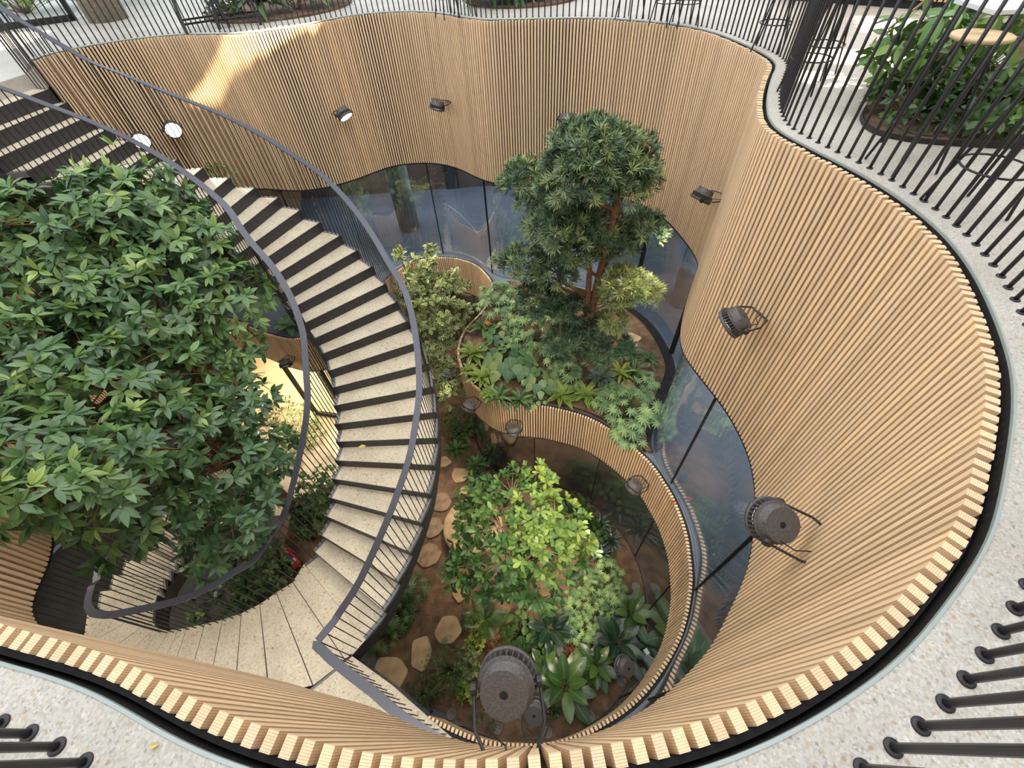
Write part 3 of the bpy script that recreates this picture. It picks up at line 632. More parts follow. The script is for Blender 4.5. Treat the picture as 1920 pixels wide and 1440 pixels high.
class Fol:
    def __init__(s): s.V = []; s.F = []; s.U = []; s.T = []; s.n = 0
    def add(s, T, pos, dr, up, sc, tint):
        v, f, uv = T; pos = np.atleast_2d(pos); k = len(pos); dr = np.broadcast_to(np.atleast_2d(dr), (k, 3)); up = np.broadcast_to(np.atleast_2d(up), (k, 3))
        x = dr/(np.linalg.norm(dr, axis=1)[:, None]+1e-9); y = np.cross(up, x); l = np.linalg.norm(y, axis=1)[:, None]; y = np.where(l < 1e-4, np.array([[0, 1., 0]]), y/(l+1e-9)); z = np.cross(x, y)
        sc = np.broadcast_to(np.atleast_1d(sc), (k,)); tint = np.broadcast_to(np.atleast_1d(tint), (k,))
        W = (v[None, :, 0, None]*x[:, None]+v[None, :, 1, None]*y[:, None]+v[None, :, 2, None]*z[:, None])*sc[:, None, None]+pos[:, None]
        m = len(v); s.V.append(W.reshape(-1, 3)); fa = [np.array(q) for q in f]; base = s.n+np.arange(k)*m
        g = np.array([q for q in f])
        s.F.append((base[:, None, None]+g[None]).reshape(-1, g.shape[1])); s.U.append(np.tile(uv[g.ravel()], (k, 1))); s.T.append(np.repeat(tint, m)); s.n += k*m
    def build(s, name, m, parent=None, loc=None):
        V = np.concatenate(s.V); F = np.concatenate(s.F); me = bpy.data.meshes.new(name)
        if loc is not None: V = V-np.array(loc)
        me.vertices.add(len(V)); me.vertices.foreach_set('co', V.astype(np.float32).ravel()); nf = len(F); me.loops.add(nf*4); me.loops.foreach_set('vertex_index', F.astype(np.int32).ravel())
        me.polygons.add(nf); me.polygons.foreach_set('loop_start', np.arange(0, nf*4, 4, dtype=np.int32)); me.polygons.foreach_set('loop_total', np.full(nf, 4, dtype=np.int32)); me.update(calc_edges=True)
        u = me.uv_layers.new(name='UVMap'); u.data.foreach_set('uv', np.concatenate(s.U).astype(np.float32).ravel())
        a = me.attributes.new('tint', 'FLOAT', 'POINT'); a.data.foreach_set('value', np.clip(np.concatenate(s.T), 0, 1).astype(np.float32)); smooth(me)
        return link(name, me, parent, m)
def unit(v): return v/(np.linalg.norm(v, axis=-1, keepdims=True)+1e-9)
def whorls(fol, T, pos, axis, m, size, open_=1.0, droop=.25, tint=(.2, .6), jit=.25):
    """m leaves round each tip, opened by open_ radians from its axis"""
    k = len(pos); ax = unit(axis); t = unit(np.cross(ax, rng.normal(size=(k, 3)))); b = np.cross(ax, t); base = rng.uniform(*tint, size=k)
    for j in range(m):
        q = 2*math.pi*(j*.382+rng.uniform(-.1, .1, k)); o_ = open_*(.45+.75*((j*.618) % 1))+rng.normal(0, jit, k)*.4
        lat = t*np.cos(q)[:, None]+b*np.sin(q)[:, None]; d = ax*np.cos(o_)[:, None]+lat*np.sin(o_)[:, None]+np.array([0, 0, -droop])
        s = size*rng.uniform(.7, 1.15, k); fol.add(T, pos+lat*size*.06+ax*(size*.25*(1-((j*.618) % 1)))[..., None] if False else pos+lat*size*.05, d, ax*1.0+np.array([0, 0, .35]), s, base+rng.normal(0, .06, k)+(.15 if j % 5 == 0 else 0))
def blob_tips(c, r, n, top=.3, squash=1., low=-.5):
    """twig ends over a rounded clump, more of them on top"""
    d = unit(rng.normal(size=(n*3, 3))); d = d[d[:, 2] > low][:n]; rad = np.where(rng.random(len(d)) < .7, rng.uniform(.82, 1.08, len(d)), rng.uniform(.4, .85, len(d)))
    lump = 1+.14*np.sin(d[:, 0]*7+c[0]*5)*np.cos(d[:, 1]*6+c[1]*3)
    p = np.array(c)+d*np.array([r, r, r*squash])*(rad*lump)[:, None]
    return p, unit(d+np.array([0, 0, top]))
G_FICUS = leafmat('ficus_leaf', [(.020, .065, .032), (.055, .125, .052), (.11, .21, .075), (.20, .33, .095), (.40, .52, .13)], .2, .3, .6, ((.10, .20, .08), [(0, (1, 1, 1)), (.12, (0, 0, 0))]))
G_PINE = leafmat('needle_leaf', [(.020, .050, .026), (.065, .13, .065), (.17, .25, .12), (.32, .40, .17), (.50, .50, .12)], .08, .4)
G_RUB = leafmat('rubber_tree_leaf', [(.035, .095, .028), (.08, .18, .045), (.16, .29, .065), (.30, .42, .085), (.55, .60, .11)], .18, .33, .5, ((.30, .40, .15), [(0, (.8, .8, .8)), (.10, (0, 0, 0))]))
G_FATS = leafmat('fatsia_leaf', [(.035, .08, .035), (.085, .16, .065), (.16, .26, .10), (.26, .38, .13), (.38, .48, .12)], .12, .30)
G_DARK = leafmat('dark_glossy_leaf', [(.008, .022, .014), (.014, .040, .020), (.025, .06, .028)], .08, .22, .6, ((.10, .13, .09), [(0, (1, 1, 1)), (.08, (0, 0, 0))]))
G_MID = leafmat('mid_green_leaf', [(.020, .055, .016), (.045, .10, .026), (.085, .155, .042), (.15, .23, .06)], .2, .28, .5, ((.16, .30, .10), [(0, (1, 1, 1)), (.09, (0, 0, 0))]))
G_VAR = leafmat('variegated_leaf', [(.02, .06, .02), (.05, .11, .03), (.11, .18, .05), (.22, .28, .07)], .2, .35, .5, ((.50, .52, .22), [(.45, (0, 0, 0)), (.8, (1, 1, 1))]))
G_YEL = leafmat('yellow_green_leaf', [(.16, .24, .03), (.30, .38, .05), (.48, .52, .10)], .3, .4)
G_GREY = leafmat('grey_green_leaf', [(.06, .10, .07), (.12, .18, .12), (.20, .26, .18)], .2, .4, .5, ((.03, .05, .03), [(.0, (.8, .8, .8)), (.3, (0, 0, 0))]))
G_HEART = leafmat('heart_leaf', [(.04, .11, .05), (.09, .19, .08), (.18, .29, .12), (.34, .36, .12)], .25, .35, .5, ((.24, .32, .16), [(0, (1, 1, 1)), (.08, (0, 0, 0))]))
G_RUST = leafmat('rust_leaf', [(.10, .025, .012), (.22, .06, .02), (.32, .13, .04)], .15, .4)
G_ORNG = leafmat('orange_petal', [(.8, .16, .02), (.9, .28, .04)], .3, .4)
def limbs(name, segs, m, parent, loc, n=10):
    mb = MB()
    for pts, rs in segs: mb.tube([Vector(p)-Vector(loc) for p in pts], rs, n)
    return mb.build(name, m, parent, True)
def bez(a, b, bow, k=6):
    a, b, bow = np.array(a, float), np.array(b, float), np.array(bow, float); return [tuple(a+(b-a)*t+bow*4*t*(1-t)) for t in np.linspace(0, 1, k)]

# the tall leafy tree in the stairwell
base = (-5.5, 4.6, ZS+.02); o = empty('leafy_tree', base, 'large glossy green tree filling the curl of the staircase at the left', 'tree')
BL = [(110, 425, -1.0, .75), (250, 400, -1.05, .72), (200, 355, -.8, .3), (270, 350, -.85, .25), (60, 400, -.9, .4), (330, 395, -1.2, .3), (505, 880, -4.7, .28), (530, 825, -4.7, .22), (230, 960, -2.9, .5), (30, 520, -1.4, .8), (180, 520, -1.55, .85), (340, 470, -1.5, .62), (420, 560, -2.05, .62), (300, 590, -2.0, .8), (110, 650, -1.9, .85), (10, 700, -1.8, .8), (200, 720, -2.2, .85), (350, 690, -2.6, .6), (420, 660, -2.7, .5), (70, 830, -1.9, .6), (240, 850, -2.55, .7), (340, 800, -2.8, .6), (150, 890, -1.95, .45), (70, 925, -1.65, .3), (20, 945, -1.6, .2), (200, 930, -2.1, .3), (450, 745, -3.1, .45), (400, 880, -3.3, .6), (490, 850, -3.7, .42), (330, 940, -3.3, .5), (440, 960, -3.7, .5), (480, 925, -4.5, .38), (395, 1035, -4.3, .38), (435, 1000, -4.5, .36), (480, 545, -2.3, .35)]
fo = Fol(); segs = []; c0 = np.array([-5.3, 4.3, -5.4])
for (a, b, z, r) in BL:
    c = np.array([*P(a, b, z), z]); n = int(78*(r/.7)**2); p, ax = blob_tips(c, r, n, .5, .75, -.55)
    tl = (.15, .50) if z < -2.9 else (.25, .70)  # upper clumps lighter: daylight from above put into the leaf tint
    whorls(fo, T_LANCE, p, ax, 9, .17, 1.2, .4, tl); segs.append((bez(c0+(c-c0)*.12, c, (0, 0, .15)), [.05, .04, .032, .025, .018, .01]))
    for q in p[::5]: segs.append((bez(c, q, (0, 0, .05), 4), [.012, .009, .007, .004]))
pn, axn = [], []
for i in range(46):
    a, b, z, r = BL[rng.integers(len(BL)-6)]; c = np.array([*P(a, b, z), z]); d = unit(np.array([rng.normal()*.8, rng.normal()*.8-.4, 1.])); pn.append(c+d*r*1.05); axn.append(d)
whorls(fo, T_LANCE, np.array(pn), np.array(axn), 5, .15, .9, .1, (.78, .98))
fo.build('foliage', G_FICUS, o, base); limbs('branches', segs, M_BARK, o, base, 6)
limbs('trunk', [([(-5.5, 4.6, ZS), (-5.45, 4.55, -7), (-5.4, 4.4, -5.8), (-5.3, 4.3, -5.2), (-5.0, 4.1, -3.8), (-4.8, 3.9, -2.4)], [.16, .13, .12, .12, .08, .04])], M_BARK, o, base)

# the cloud-pruned needle tree in the planter
tb = P3(1092, 692, ZM+.04); o = empty('cloud_pruned_tree', tb, 'cloud-pruned needle tree with rounded pads and a twin reddish trunk in the planter', 'tree')
PB = [(1105, 285, -.85, .52), (1085, 330, -1.15, .5), (1160, 300, -1.0, .5), (1175, 345, -1.3, .42), (1120, 270, -.75, .42), (985, 335, -1.5, .36), (1005, 372, -1.75, .30), (960, 345, -1.6, .22), (1060, 415, -1.9, .5), (1120, 430, -2.1, .45), (1020, 420, -2.0, .32), (1155, 455, -2.4, .35), (1210, 425, -2.1, .30), (1080, 470, -2.4, .36), (985, 490, -2.8, .36), (950, 490, -2.9, .22), (1040, 510, -2.9, .34), (1165, 530, -2.9, .34), (1205, 545, -3.0, .30), (1150, 560, -3.1, .22), (1010, 560, -3.4, .38), (1070, 580, -3.6, .30), (1060, 640, -4.1, .38), (1110, 620, -4.0, .34), (1150, 600, -3.7, .25), (1120, 660, -4.3, .3), (1160, 650, -4.3, .25)]
fo = Fol(); segs = []; T1 = Vector((tb.x, tb.y, 0)); tr = lambda z: np.array([tb.x+.05*(z+5), tb.y+.12*math.sin(z*1.3), z])
for (a, b, z, r) in PB:
    c = np.array([*P(a, b, z), z]); n = int(150*(r/.4)**2); p, ax = blob_tips(c, r, n, .7, .62, -.45)
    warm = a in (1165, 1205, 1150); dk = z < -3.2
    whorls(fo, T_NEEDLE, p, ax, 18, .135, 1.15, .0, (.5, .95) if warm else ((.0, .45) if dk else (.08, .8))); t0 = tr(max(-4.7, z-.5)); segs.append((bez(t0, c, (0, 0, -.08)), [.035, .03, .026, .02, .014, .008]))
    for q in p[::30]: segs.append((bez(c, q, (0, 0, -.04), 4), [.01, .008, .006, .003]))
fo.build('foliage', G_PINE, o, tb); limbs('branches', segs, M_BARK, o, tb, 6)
limbs('trunk', [([tb, tr(-4.2), tr(-3.5), tr(-2.8), tr(-2.0), tr(-1.3)], [.085, .075, .07, .055, .045, .03])], M_BARK, o, tb); limbs('trunk', [([tr(-4.3)-np.array([.03, 0, 0]), tr(-3.4)-np.array([.12, .05, 0]), tr(-2.7)-np.array([.2, .05, 0]), tr(-1.9)-np.array([.45, 0, 0])], [.06, .05, .045, .03])], M_BARK, o, tb)

# the light green small tree in the lower soil
sb = P3(985, 1130, ZS); o = empty('rubber_tree', sb, 'light green broad-leaved small tree spotlit yellow in the middle of the lower soil', 'tree')
SB = [(868, 962, -6.5, .28), (905, 935, -6.3, .45), (960, 925, -6.1, .5), (885, 1010, -6.5, .38), (940, 990, -6.1, .55), (1000, 960, -6.0, .5), (1040, 975, -6.1, .45), (1075, 1005, -6.3, .42), (1010, 1030, -6.1, .5), (950, 1050, -6.3, .5), (880, 1060, -6.6, .4), (860, 1075, -6.7, .25), (1050, 1060, -6.4, .4), (1000, 1090, -6.5, .4), (960, 1110, -6.6, .3), (1005, 890, -5.9, .25), (1030, 905, -5.9, .18), (1090, 1040, -6.6, .25), (1020, 1120, -6.7, .22), (900, 1090, -6.7, .3), (838, 1078, -6.7, .12)]
fo = Fol(); segs = []; c0 = np.array([sb.x, sb.y, -7.6])
for (a, b, z, r) in SB:
    c = np.array([*P(a, b, z), z]); n = int(29*(r/.45)**2)+3; p, ax = blob_tips(c, r, n, .6, .6, -.3); spot_tint = .3 if 980 < a < 1080 and b < 1060 else 0  # clumps in the beam: the spotlight's yellow brightening is put into the leaf tint
    whorls(fo, T_OBOV, p, ax, 7, .155, 1.15, .1, (.05+spot_tint*1.3, .4+spot_tint*1.3)); segs.append((bez(c0, c, (0, 0, .12)), [.03, .025, .02, .016, .012, .008]))
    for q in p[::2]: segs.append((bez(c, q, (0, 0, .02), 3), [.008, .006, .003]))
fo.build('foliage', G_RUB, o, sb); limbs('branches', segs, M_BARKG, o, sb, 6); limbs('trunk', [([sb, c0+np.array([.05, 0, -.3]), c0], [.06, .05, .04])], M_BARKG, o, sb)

def plant(kind, px, py, zg, r, label, cat='plant', m=None, name='plant', n=None, h=None, group=None, lw=None):
    """px, py: where the middle of the plant shows; zg: the ground it grows from; r: radius; h: height"""
    r = r*1.18; h = h if h is not None else r*.8; x, y = P(px, py, zg+h*.6); g = Vector((x, y, zg)); o = empty(name, g, label, cat, group); fo = Fol(); segs = []; c = np.array([x, y, zg])
    if kind == 'fatsia':
        n = int((n or 16)*2.3); q = rng.uniform(0, 6.28, n); rr = r*np.sqrt(rng.uniform(.02, .75, n)); tops = np.c_[x+rr*np.cos(q), y+rr*np.sin(q), zg+h*(1-.5*(rr/r)**2)*rng.uniform(.75, 1.1, n)]
        dr = np.c_[np.cos(q), np.sin(q), np.full(n, -.25)]; fo.add(T_PALM, tops, dr, np.c_[np.cos(q)*.4+rng.normal(0, .25, n), np.sin(q)*.4-.1+rng.normal(0, .25, n), np.ones(n)], rng.uniform(.75, 1.15, n)*(lw or min(.145, r*.42)), rng.uniform(.2, .75, n))
        segs = [(bez(c, t, (0, 0, .03), 4), [.006, .005, .004, .003]) for t in tops]; m = m or G_FATS
    elif kind in ('rosette', 'broad', 'strap', 'frond', 'spot'):
        T = dict(rosette=T_SPOT, broad=T_BROAD, strap=T_STRAP, frond=T_FROND, spot=T_SPOT)[kind]; n = n or dict(rosette=22, broad=13, strap=18, frond=12, spot=22)[kind]
        q = np.arange(n)*2.4+rng.uniform(0, .5, n); el = np.linspace(.15, 1.25, n)*(.9 if kind != 'broad' else .8); ln = r*rng.uniform(.85, 1.1, n)*(1.05-.3*np.linspace(0, 1, n))
        dr = np.c_[np.cos(q)*np.cos(el), np.sin(q)*np.cos(el), np.sin(el)]; p0 = c+np.array([0, 0, h*.25])+dr*r*(.18 if kind == 'broad' else .03)
        fo.add(T, p0, dr, np.c_[-dr[:, 0]*.6, -dr[:, 1]*.6, np.ones(n)], ln, rng.uniform(.1, .9, n)); segs = [([c, p] if kind == 'broad' else [c, c+np.array([0, 0, h*.25])], .006) for p in p0]; m = m or G_MID
    elif kind == 'heart':
        n = int((n or 14)*1.4); q = np.arange(n)*2.4; rr = r*np.sqrt(np.linspace(.05, .9, n)); tops = np.c_[x+rr*np.cos(q), y+rr*np.sin(q), zg+h*(1.05-.55*(rr/r)**1.5)]
        dr = np.c_[np.cos(q), np.sin(q), np.full(n, -.45)]; s = (lw*1.25 if lw else .58)*r*rng.uniform(.8, 1.2, n); fo.add(T_HEART, tops-dr*s[:, None]*.3, dr, np.c_[np.cos(q)*.35, np.sin(q)*.35-.2, np.ones(n)], s, rng.uniform(.1, .9, n)); segs = [(bez(c, t, (0, 0, .04), 4), .005) for t in tops]; m = m or G_HEART
    else:
        T = dict(shrub=T_OVAL, slim=T_SLIM, obov=T_OBOV, needle=T_NEEDLE)[kind]; n = n or int(70*(r/.35)**2); cc = np.array([x, y, zg+h*.5]); p, ax = blob_tips(cc, r, n, .6, h/r*.5, -.6)
        whorls(fo, T, p, ax, 7 if kind != 'needle' else 14, lw or .07, 1.2, .05, (.1, .9)); segs = [(bez(c, q, (0, 0, .02), 3), [.006, .005, .003]) for q in p[::3]]; m = m or G_MID
    fo.build('foliage', m, o, g); limbs('stems', segs, M_BARKG if kind in ('shrub', 'obov') else G_STEM, o, g, 5); return o
G_YSP = leafmat('spotted_leaf', [(.03, .09, .02), (.07, .16, .03), (.15, .25, .05)], .2, .35, .5, ((.42, .46, .08), [(.3, (0, 0, 0)), (.34, (1, 1, 1)), (.5, (1, 1, 1)), (.54, (0, 0, 0)), (.86, (0, 0, 0)), (.9, (1, 1, 1))]))
G_STEM = mat('green_stem', (.10, .17, .05), .5)
ZP = ZM+.05
# bushes left of the planter, rising from the lower garden
fo = Fol(); segs = []; sb2 = P3(815, 690, ZS); o = empty('variegated_bush', sb2, 'tall cream-edged bush between the staircase and the curved planter', 'bush')
for (a, b, z, r) in [(790, 500, -4.2, .32), (750, 475, -4.0, .14), (808, 470, -4.0, .12), (775, 540, -4.5, .42), (820, 540, -4.6, .4), (850, 530, -4.7, .32), (790, 590, -4.8, .5), (840, 590, -4.9, .45), (800, 640, -5.2, .5), (845, 630, -5.2, .35), (770, 560, -4.6, .3), (820, 690, -5.6, .45), (845, 735, -6.2, .35)]:
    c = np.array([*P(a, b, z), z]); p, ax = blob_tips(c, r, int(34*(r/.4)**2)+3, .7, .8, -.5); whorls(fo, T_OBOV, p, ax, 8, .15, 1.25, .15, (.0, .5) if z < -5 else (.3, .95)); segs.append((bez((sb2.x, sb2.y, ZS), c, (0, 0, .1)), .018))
fo.build('foliage', G_VAR, o, sb2); limbs('branches', segs, M_BARK, o, sb2, 6)
PL = [
 ('fatsia', 935, 560, ZP, .55, 'broad pale green fatsia at the back left of the planter', None, dict(n=34, h=.75)),
 ('fatsia', 1005, 622, ZP, .48, 'soft green fatsia in the middle of the planter behind the heart-leaved plants', None, dict(n=26, h=.6)),
 ('fatsia', 975, 650, ZP, .3, 'small fatsia crowding the heart-leaved plant in the planter', None, dict(n=14, h=.4)),
 ('fatsia', 1213, 712, ZP, .22, 'bright lime fatsia rosette nearest the black grating', None, dict(n=9, h=.25)),
 ('fatsia', 1185, 765, ZP, .52, 'large pale fatsia overhanging the planter band at its right end', None, dict(n=34, h=.5)),
 ('fatsia', 1180, 815, ZP-.1, .30, 'lowest drooping part of pale fatsia leaves over the band', None, dict(n=12, h=.3)),
 ('fatsia', 1060, 700, ZP, .35, 'blue-green fatsia at the foot of the cloud-pruned tree', None, dict(n=18, h=.3)),
 ('fatsia', 1115, 745, ZP, .2, 'low fatsia hanging over the middle of the planter band', None, dict(n=8, h=.2)),
 ('heart', 940, 625, ZP, .30, 'light heart-leaved plant beside the orange flower', None, dict(h=.4)),
 ('heart', 955, 675, ZP, .42, 'largest heart-leaved plant, grey-green with one yellowing leaf', None, dict(h=.45, n=16)),
 ('heart', 1015, 715, ZP, .30, 'round-leaved plant in front of the middle of the planter', None, dict(h=.35)),
 ('heart', 1008, 750, ZP, .16, 'small heart-leaved seedling right at the planter rim', None, dict(h=.15, n=7)),
 ('rosette', 885, 655, ZP, .33, 'yellow-spotted rosette at the far left rim of the planter', G_YSP, dict(h=.4)),
 ('rosette', 905, 700, ZP, .30, 'second yellow-spotted rosette, nearer along the left rim', G_YSP, dict(h=.35)),
 ('rosette', 880, 690, ZP, .2, 'narrow spotted leaves squeezed between the two larger spotted rosettes', G_YSP, dict(h=.25)),
 ('strap', 935, 738, ZP, .28, 'strap-leaved clump leaning over the near left rim', None, dict(h=.3)),
 ('strap', 975, 745, ZP, .28, 'strap-leaved clump with one yellow tip at the centre of the rim', None, dict(h=.3)),
 ('rosette', 1052, 735, ZP, .30, 'patterned rosette right of the round-leaved plant', G_YSP, dict(h=.3)),
 ('rosette', 1098, 735, ZP, .30, 'patterned rosette further right, just before the big pale fatsia', G_YSP, dict(h=.3)),
 ('rosette', 1128, 703, ZP, .30, 'silvery black-leaved plant in the right half of the planter', G_GREY, dict(h=.3, n=24)),
 ('broad', 1180, 655, ZP, .28, 'upright bromeliad left of the lower flat stone', None, dict(h=.4)),
 ('strap', 1165, 695, ZP, .30, 'green strap-leaved bromeliad with yellow-green leaves', G_YEL, dict(h=.3)),
 ('strap', 1190, 690, ZP, .28, 'dark green bromeliad beside the fatsia and the stone', None, dict(h=.4)),
 ('strap', 1217, 668, ZP, .22, 'small dark bromeliad against the black grating', None, dict(h=.35)),
 ('shrub', 1030, 560, ZP, .45, 'dark undergrowth behind the left side of the tree', G_MID, dict(h=.5)),
 ('shrub', 1090, 640, ZP, .35, 'dark leafy undergrowth round the foot of the trunk', G_DARK, dict(h=.35)),
 ('shrub', 1160, 515, ZP, .3, 'bright green leafy shrub behind the twin trunk', G_RUB, dict(h=.35)),
 ('strap', 905, 605, ZP, .3, 'upright dark leaves behind the orange flower', G_MID, dict(h=.45)),
 ('fatsia', 968, 598, ZP, .4, 'fatsia half under the low dark pads of the needle tree', None, dict(n=18, h=.6)),
 ('heart', 985, 692, ZP, .28, 'heart-leaved plant just left of the bare patch of planter soil', None, dict(h=.35, n=12)),
 ('fatsia', 1045, 665, ZP, .3, 'blue-green fatsia left of the trunk foot', None, dict(n=14, h=.35)),
 ('rosette', 918, 735, ZP, .22, 'lowest yellow-spotted rosette before the strap-leaved clumps', G_YSP, dict(h=.25)),
 ('heart', 925, 655, ZP, .24, 'small pale heart-leaved plant above the largest one', None, dict(h=.35, n=10)),
 ('fatsia', 1150, 740, ZP, .28, 'small pale fatsia between silvery plant and big fatsia', None, dict(n=12, h=.3)),
 # lower garden
 ('shrub', 862, 790, ZS, .38, 'dark shrub under the left side of the planter band', G_MID, dict(h=.7)),
 ('rosette', 868, 805, ZS, .34, 'glossy rosette below the tan-lit spotlight', None, dict(h=.3)),
 ('rosette', 855, 838, ZS, .34, 'glossy rosette above the two flat stones', None, dict(h=.3)),
 ('rosette', 893, 868, ZS, .32, 'glossy rosette right of the second flat stone', None, dict(h=.3)),
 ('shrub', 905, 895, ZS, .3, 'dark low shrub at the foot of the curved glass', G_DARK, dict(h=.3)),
 ('fatsia', 765, 1105, ZS, .35, 'dark fatsia in the shade beside the stair stringer', G_MID, dict(h=.5, n=14, lw=.16)),
 ('fatsia', 742, 1150, ZS, .34, 'middle dark fatsia in the shade under the stair', G_MID, dict(h=.4, n=16)),
 ('fatsia', 715, 1190, ZS, .32, 'lowest dark fatsia beside the landing corner', G_MID, dict(h=.3, n=14)),
 ('heart', 1075, 955, ZS, .42, 'round dark-leaved bush behind the small light green tree', G_MID, dict(h=.5, n=26, lw=.28)),
 ('heart', 1105, 995, ZS, .36, 'round-leaved bush right of the small light green tree', G_MID, dict(h=.45, n=22, lw=.28)),
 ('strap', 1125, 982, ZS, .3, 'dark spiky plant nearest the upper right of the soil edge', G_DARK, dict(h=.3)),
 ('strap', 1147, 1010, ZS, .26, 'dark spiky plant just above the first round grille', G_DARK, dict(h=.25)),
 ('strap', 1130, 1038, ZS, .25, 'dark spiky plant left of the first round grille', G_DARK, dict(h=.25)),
 ('fatsia', 1140, 1072, ZS, .3, 'bright fatsia at the upper end of the right-hand carpet', None, dict(lw=.105, h=.35, n=16)),
 ('fatsia', 1115, 1105, ZS, .32, 'grey-green fatsia in the middle of the right-hand carpet', None, dict(lw=.105, h=.4, n=18)),
 ('fatsia', 1155, 1120, ZS, .3, 'fresh green fatsia beside the striped broad leaves', None, dict(lw=.105, h=.3, n=16)),
 ('fatsia', 1078, 1140, ZS, .33, 'fatsia just below the small tree', None, dict(lw=.105, h=.35, n=18)),
 ('fatsia', 1120, 1150, ZS, .3, 'fatsia between the small tree and the dark broad leaves', None, dict(lw=.105, h=.3, n=16)),
 ('fatsia', 1085, 1185, ZS, .28, 'lowest fatsia of the right-hand carpet', None, dict(lw=.105, h=.3, n=14)),
 ('broad', 1183, 1150, ZS, .40, 'striped broad-leaved plant at the right edge of the soil', None, dict(h=.35, n=12)),
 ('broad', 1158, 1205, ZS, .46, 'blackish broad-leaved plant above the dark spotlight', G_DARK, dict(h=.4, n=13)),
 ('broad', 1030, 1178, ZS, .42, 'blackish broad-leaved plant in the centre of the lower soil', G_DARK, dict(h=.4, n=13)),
 ('broad', 1120, 1245, ZS, .36, 'glossy green broad-leaved plant left of the dark spotlight', None, dict(h=.4, n=13)),
 ('broad', 1060, 1285, ZS, .50, 'largest glossy broad-leaved plant at the bottom of the soil', None, dict(h=.35, n=15)),
 ('broad', 1020, 1255, ZS, .34, 'glossy broad leaves right of the largest spotlight', None, dict(h=.35, n=11)),
 ('heart', 975, 1185, ZS, .34, 'heart-leaved plant above the rust-red tuft', G_MID, dict(h=.3, n=16, lw=.38)),
 ('heart', 1005, 1210, ZS, .3, 'heart-leaved plant above the largest spotlight', G_MID, dict(h=.3, n=14, lw=.38)),
 ('frond', 907, 1160, ZS, .42, 'arching fern right of the flat stones', G_MID, dict(h=.4, n=11)),
 ('shrub', 888, 1166, ZS, .13, 'small yellow-green tuft left of the fern', G_YEL, dict(h=.2, n=30)),
 ('shrub', 893, 1203, ZS, .14, 'round yellow-green tuft under the fern', G_YEL, dict(h=.2, n=34)),
 ('needle', 927, 1213, ZS, .15, 'rust-red curly tuft above the largest spotlight', G_RUST, dict(h=.2, n=60)),
 ('needle', 1071, 1225, ZS, .13, 'ball-shaped rust-red tuft between broad-leaved plants', G_RUST, dict(h=.2, n=60)),
 ('slim', 838, 1255, ZS, .42, 'dense fine-leaved green shrub left of the largest spotlight', G_MID, dict(h=.5, n=190, lw=.06)),
 ('slim', 790, 1300, ZS, .28, 'low fine-leaved shrub beside the landing edge', G_DARK, dict(h=.25, n=80, lw=.06)),
 ('shrub', 878, 1298, ZS, .15, 'yellow-green tuft at the lower edge of the fine-leaved shrub', G_YEL, dict(h=.2, n=34)),
 ('shrub', 878, 1245, ZS, .22, 'cream-speckled leaves right of the fine-leaved shrub', G_VAR, dict(h=.25, n=36)),
 ('slim', 893, 1345, ZS, .11, 'tiny tuft left below the largest spotlight', G_MID, dict(h=.1, n=16, lw=.05)),
 ('slim', 925, 1352, ZS, .09, 'tinier tuft below the largest spotlight', G_MID, dict(h=.1, n=14, lw=.05)),
 ('shrub', 1030, 1330, ZS, .12, 'thin trailing plant right of the small hidden spotlight', G_MID, dict(h=.1, n=24)),
 # stairwell and left side
 ('broad', 541, 603, ZM, .32, 'pale striped plant on the soil behind the left slatted band', G_HEART, dict(h=.35, n=13)),
 ('slim', 540, 800, ZS, .65, 'tall yellowish narrow-leaved bush seen through the inner railing', G_VAR, dict(h=1.6, n=190, lw=.14)),
 ('shrub', 600, 925, ZS, .6, 'dark green bush below the inner edge of the stair', G_MID, dict(h=.9, n=150, lw=.12)),
 ('shrub', 585, 965, ZS, .42, 'dark bush above the red cart', G_MID, dict(h=.7, n=90, lw=.12)),
 ('obov', 480, 1070, ZS, .5, 'green bush behind the inner railing at the bottom of the curl', G_FICUS, dict(h=1.0, n=90, lw=.15)),
 ('obov', 410, 1130, ZS, .45, 'dim green bush beside the lower flight', G_FICUS, dict(h=.7, n=60, lw=.14)),
]
NAMES = dict(fatsia='fatsia_plant', heart='heart_leaved_plant', rosette='rosette_plant', strap='strap_leaved_plant', broad='broad_leaved_plant', shrub='leafy_shrub', slim='narrow_leaved_shrub', obov='leafy_shrub', frond='fern', needle='tufted_plant')
for k, a, b, z, r, lab, m, kw in PL:
    plant(k, a, b, z, r, lab, 'fern' if k == 'frond' else 'plant', m, NAMES[k], **kw)
# a tall slender plant seen behind the balusters of the stair
g = P3(403, 322, -2.1); gb = (g.x, g.y, ZM); o = empty('slender_shrub', gb, 'tips of a cream-edged shrub showing behind the stair railing against the slats', 'shrub'); fo = Fol()
p, ax = blob_tips(np.array([g.x, g.y, -2.3]), .36, 26, .9, .9, -.5); whorls(fo, T_OBOV, p, ax, 6, .13, 1.1, .1, (.3, .9)); p2, ax2 = blob_tips(np.array([g.x+.3, g.y-.1, -2.7]), .3, 16, .9, .9, -.5); whorls(fo, T_OBOV, p2, ax2, 6, .13, 1.1, .1, (.3, .9))
fo.build('foliage', G_VAR, o, gb); limbs('stems', [([gb, (g.x, g.y, -2.5)], .015), ([gb, (g.x+.3, g.y-.1, -2.8)], .012)], M_BARKG, o, gb, 6)
